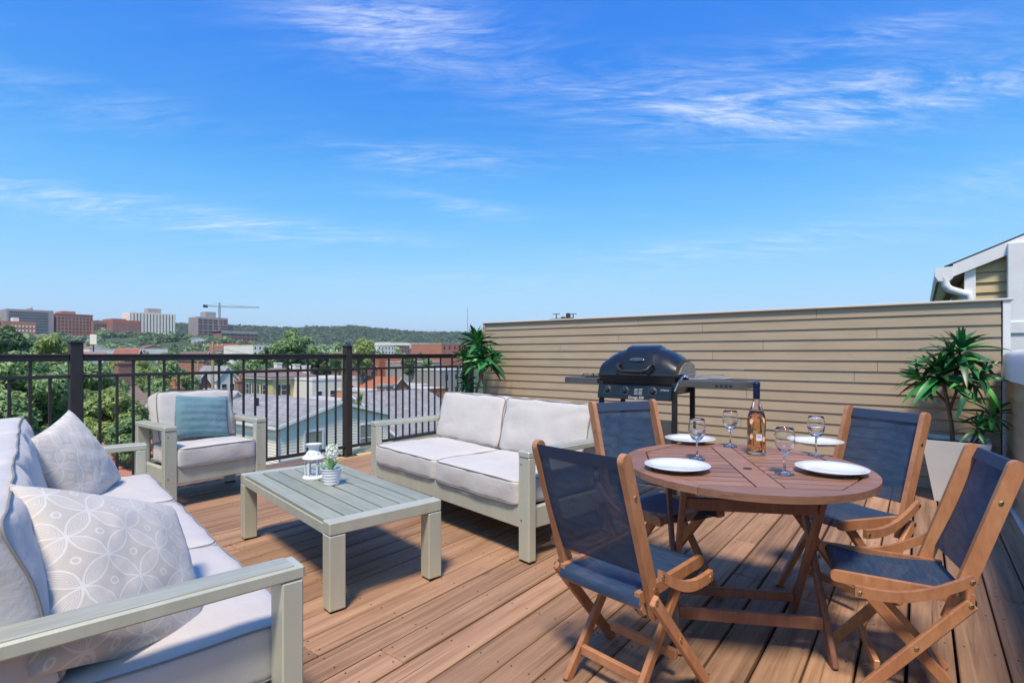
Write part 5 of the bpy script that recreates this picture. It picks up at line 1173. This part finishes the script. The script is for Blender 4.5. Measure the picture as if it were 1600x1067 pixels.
# ------------------------------------------------------------------ trees
def leaf_cloud(centers, radii, counts, size, rng, flat=.6):
    """leaf quads spread in shells of clumps; returns verts, faces arrays"""
    P_ = []; N_ = []
    for c, r, n in zip(centers, radii, counts):
        d = rng.normal(size=(n, 3)); d /= np.linalg.norm(d, axis=1)[:, None]
        rad_ = r * rng.uniform(.25, 1.0, n) ** .45
        P_.append(np.array(c) + d * rad_[:, None] * np.array([1, 1, .78])); N_.append(d + np.array([0, 0, .55]) + rng.normal(size=(n, 3)) * .5)
    P_ = np.concatenate(P_); N_ = np.concatenate(N_); N_ /= np.linalg.norm(N_, axis=1)[:, None]
    t = rng.normal(size=N_.shape); t -= N_ * (t * N_).sum(1)[:, None]; t /= np.linalg.norm(t, axis=1)[:, None]; b = np.cross(N_, t)
    s = size * rng.uniform(.6, 1.35, len(P_))[:, None]
    v = np.stack([P_ - t * s, P_ - b * s * flat * .6 + N_ * s * .12, P_ + t * s, P_ + b * s * flat * .6 + N_ * s * .12], 1).reshape(-1, 3)
    return v
def quads_mesh(name, v, mt):
    me = bpy.data.meshes.new(name); n = len(v) // 4
    me.vertices.add(len(v)); me.vertices.foreach_set('co', v.astype(np.float32).ravel())
    me.loops.add(4 * n); me.loops.foreach_set('vertex_index', np.arange(4 * n, dtype=np.int32))
    me.polygons.add(n); me.polygons.foreach_set('loop_start', np.arange(0, 4 * n, 4, dtype=np.int32)); me.polygons.foreach_set('loop_total', np.full(n, 4, np.int32))
    me.update(calc_edges=True); me.materials.append(mt); return me
def tree(px, pt, wpx, z, label, mt, nleaf=6000, leaf=.16, seed=0, crown_h=None, group='trees below the railing', nclump=None, name='leafy_tree'):
    rng = np.random.default_rng(seed + 100); top = P(px, pt, z); e = elev(top.x, top.y); rw = wpx * z / F_PX / 2
    H_ = max(top.z - e, rw * 1.4); ch = crown_h if crown_h else min(H_ * .8, rw * 2.1)
    t = thing(name, label, 'tree', (top.x, top.y, e), 0, group)
    cz = H_ - ch / 2; nc = nclump or 26; cs = []; rs = []
    for k in range(nc):
        d = rng.normal(size=3); d /= np.linalg.norm(d); f = rng.uniform(.35, 1) ** .5
        r = rw * rng.uniform(.22, .40); c = np.array([d[0] * (rw - r * .8) * f, d[1] * (rw - r * .8) * f, cz + d[2] * (ch / 2 - r * .6) * f])
        if d[2] < -.4: c[:2] *= .8
        cs.append(c); rs.append(r)
    cs[0] = np.array([0, 0, H_ - rs[0] * .78])
    w = np.array(rs) ** 2; cnt = np.maximum(20, (nleaf * w / w.sum()).astype(int))
    link('crown', quads_mesh('crown', leaf_cloud(cs, rs, cnt, leaf, rng), mt), t)
    tr = max(.10, rw * .07); MB().tube([(0, 0, -.5), (.05 * rw, 0, cz * .5), (0, .03 * rw, cz), (0, 0, cz + ch * .3)], [tr * 1.3, tr, tr * .7, tr * .2], 8).build('trunk', MT['bark'], t, smooth=True)
    b = MB()
    for c, r in list(zip(cs, rs))[::2]:
        c = Vector(c); s = Vector((0, 0, max(e * 0 + H_ * .25, c.z - ch * .3))); m_ = s.lerp(c, .5) + Vector((0, 0, .05 * rw)); b.tube([s, m_, c], [tr * .5, tr * .3, tr * .08], 5)
    b.build('limbs', MT['bark'], t); return t
TG = [(30, 548, 190, 15, 'big leafy green tree at the far left beside the railing', 'fol_a', 24000, .085, None), (118, 562, 150, 17, 'leafy tree behind the left railing post', 'fol_a', 18000, .085, None), (178, 604, 120, 12.5, 'fine-leaved tree just below the railing left of the armchair', 'fol_b', 14000, .065, None),
      (205, 650, 70, 11, 'low feathery shrub tree beside the far sofa arm', 'fol_a', 8000, .055, None), (-40, 484, 90, 24, 'tall tree cut by the left edge of the picture', 'fol_c', 9000, .12, None), (12, 508, 60, 40, 'dark tree below the brick hall at far left', 'fol_c', 6000, .18, None), (85, 523, 70, 45, 'bright tree left of the post cap', 'fol_b', 7000, .19, None), (60, 530, 90, 60, 'wide tree below the retaining wall', 'fol_a', 7000, .24, None),
      (185, 562, 70, 62, 'yellow green tree right of the left post', 'fol_b', 7000, .24, None), (222, 560, 60, 70, 'olive tree in the middle of the left railing bay', 'fol_b', 6000, .26, None), (268, 562, 78, 50, 'round green tree above the armchair back', 'fol_a', 8000, .20, None), (252, 590, 66, 40, 'green tree beside the brick chimney pots', 'fol_a', 6000, .17, None),
      (385, 556, 70, 100, 'dense green tree behind the yellow house', 'fol_a', 6000, .36, None), (345, 552, 40, 120, 'dark tree behind the utility pole', 'fol_c', 4000, .40, None), (456, 514, 76, 112, 'tallest broad tree above the yellow house', 'fol_a', 9000, .40, None), (428, 536, 34, 118, 'small tree at the left foot of the tallest tree', 'fol_c', 3500, .38, None), (530, 536, 46, 92, 'green tree just left of the middle post', 'fol_a', 5000, .33, None), (566, 528, 56, 84, 'green tree just right of the middle post', 'fol_b', 6000, .30, None),
      (500, 548, 46, 96, 'dark tree behind the row house', 'fol_c', 4000, .34, None), (563, 614, 24, 38, 'small yellow green bush by the brick shed', 'fol_b', 2500, .14, 3.2), (640, 556, 30, 130, 'round dark tree right of the red building', 'fol_c', 3000, .42, None), (668, 560, 26, 140, 'small tree above the pale flat roofs', 'fol_a', 3000, .42, None), (738, 548, 30, 60, 'yellowish tree behind the left dracaena', 'fol_b', 3000, .22, None), (410, 548, 40, 150, 'tree mass under the podium building', 'fol_a', 3500, .48, None), (302, 548, 50, 170, 'pale tree left of the tall utility pole', 'fol_a', 3500, .5, None)]
for i, (px, pt, w, z, lab, mk, n, lf, chh_) in enumerate(TG): tree(px, pt, w, z, lab, MT[mk], n, lf, seed=i, crown_h=chh_)
# far woods (ridge, bluff scrub): one mass each
def wood_mass(name, pts, sz, mt, seed, label=None):
    rng = np.random.default_rng(seed); vs = []
    cs = np.array(pts); n = 26; rs = sz * rng.uniform(.6, 1.3, len(cs))
    v = leaf_cloud(cs, rs, [n] * len(cs), sz * .42, rng, 1.3)
    o = link(name, quads_mesh(name, v, mt), None, 'stuff'); o['label'] = label; o['category'] = 'woodland'
rg = random.Random(5); pts = []
for k in range(12000):
    az_ = R(rg.uniform(-50, 12)); r_ = rg.uniform(1450, 2650); d = FW * math.cos(az_) + RT * math.sin(az_); x, y = d[0] * r_, d[1] * r_; pts.append((x, y, elev(x, y) + rg.uniform(2, 9)))
wood_mass('hill_woods', pts, 10, MT['fol_far'], 1, 'dark wooded ridge across the valley on the horizon')
pts = []
for k in range(1500):
    px = rg.uniform(-60, 420); z = rg.uniform(500, 690); p = P(px, 553, z)
    if mnoise.noise(Vector((p.x / 45, p.y / 45, 1))) < .02 or (px < 86 and z > 615): continue
    pts.append((p.x, p.y, elev(p.x, p.y) + rg.uniform(0, 2)))
wood_mass('bluff_scrub', pts, 4.5, MT['fol_c'], 2, 'scrubby green slope under the hospital buildings')
pts = []
for k in range(900):
    px = rg.uniform(-40, 740); z = rg.uniform(180, 1300); p = P(px, 553, z)
    if mnoise.noise(Vector((p.x / 70, p.y / 70, 5))) < .0: continue
    pts.append((p.x, p.y, elev(p.x, p.y) + rg.uniform(1, 4)))
wood_mass('valley_greenery', pts, 6.0, MT['fol_a'], 3, 'scattered street trees over the valley floor')
hz = MB().box(-9300, 9300, -9300, 9300, -14, 330).build('haze', None, kind='stuff')
hm = bpy.data.materials.new('haze'); hm.use_nodes = True; hm.node_tree.nodes.clear()
hv = nd(hm.node_tree, 'ShaderNodeVolumePrincipled', Color=(.94, .97, 1, 1), Density=.00012, Anisotropy=.2)
hm.node_tree.links.new(hv.outputs[0], nd(hm.node_tree, 'ShaderNodeOutputMaterial').inputs['Volume']); hz.data.materials.append(hm)
print('objects', len(bpy.data.objects), 'tris', sum(len(m.polygons) for m in bpy.data.meshes))
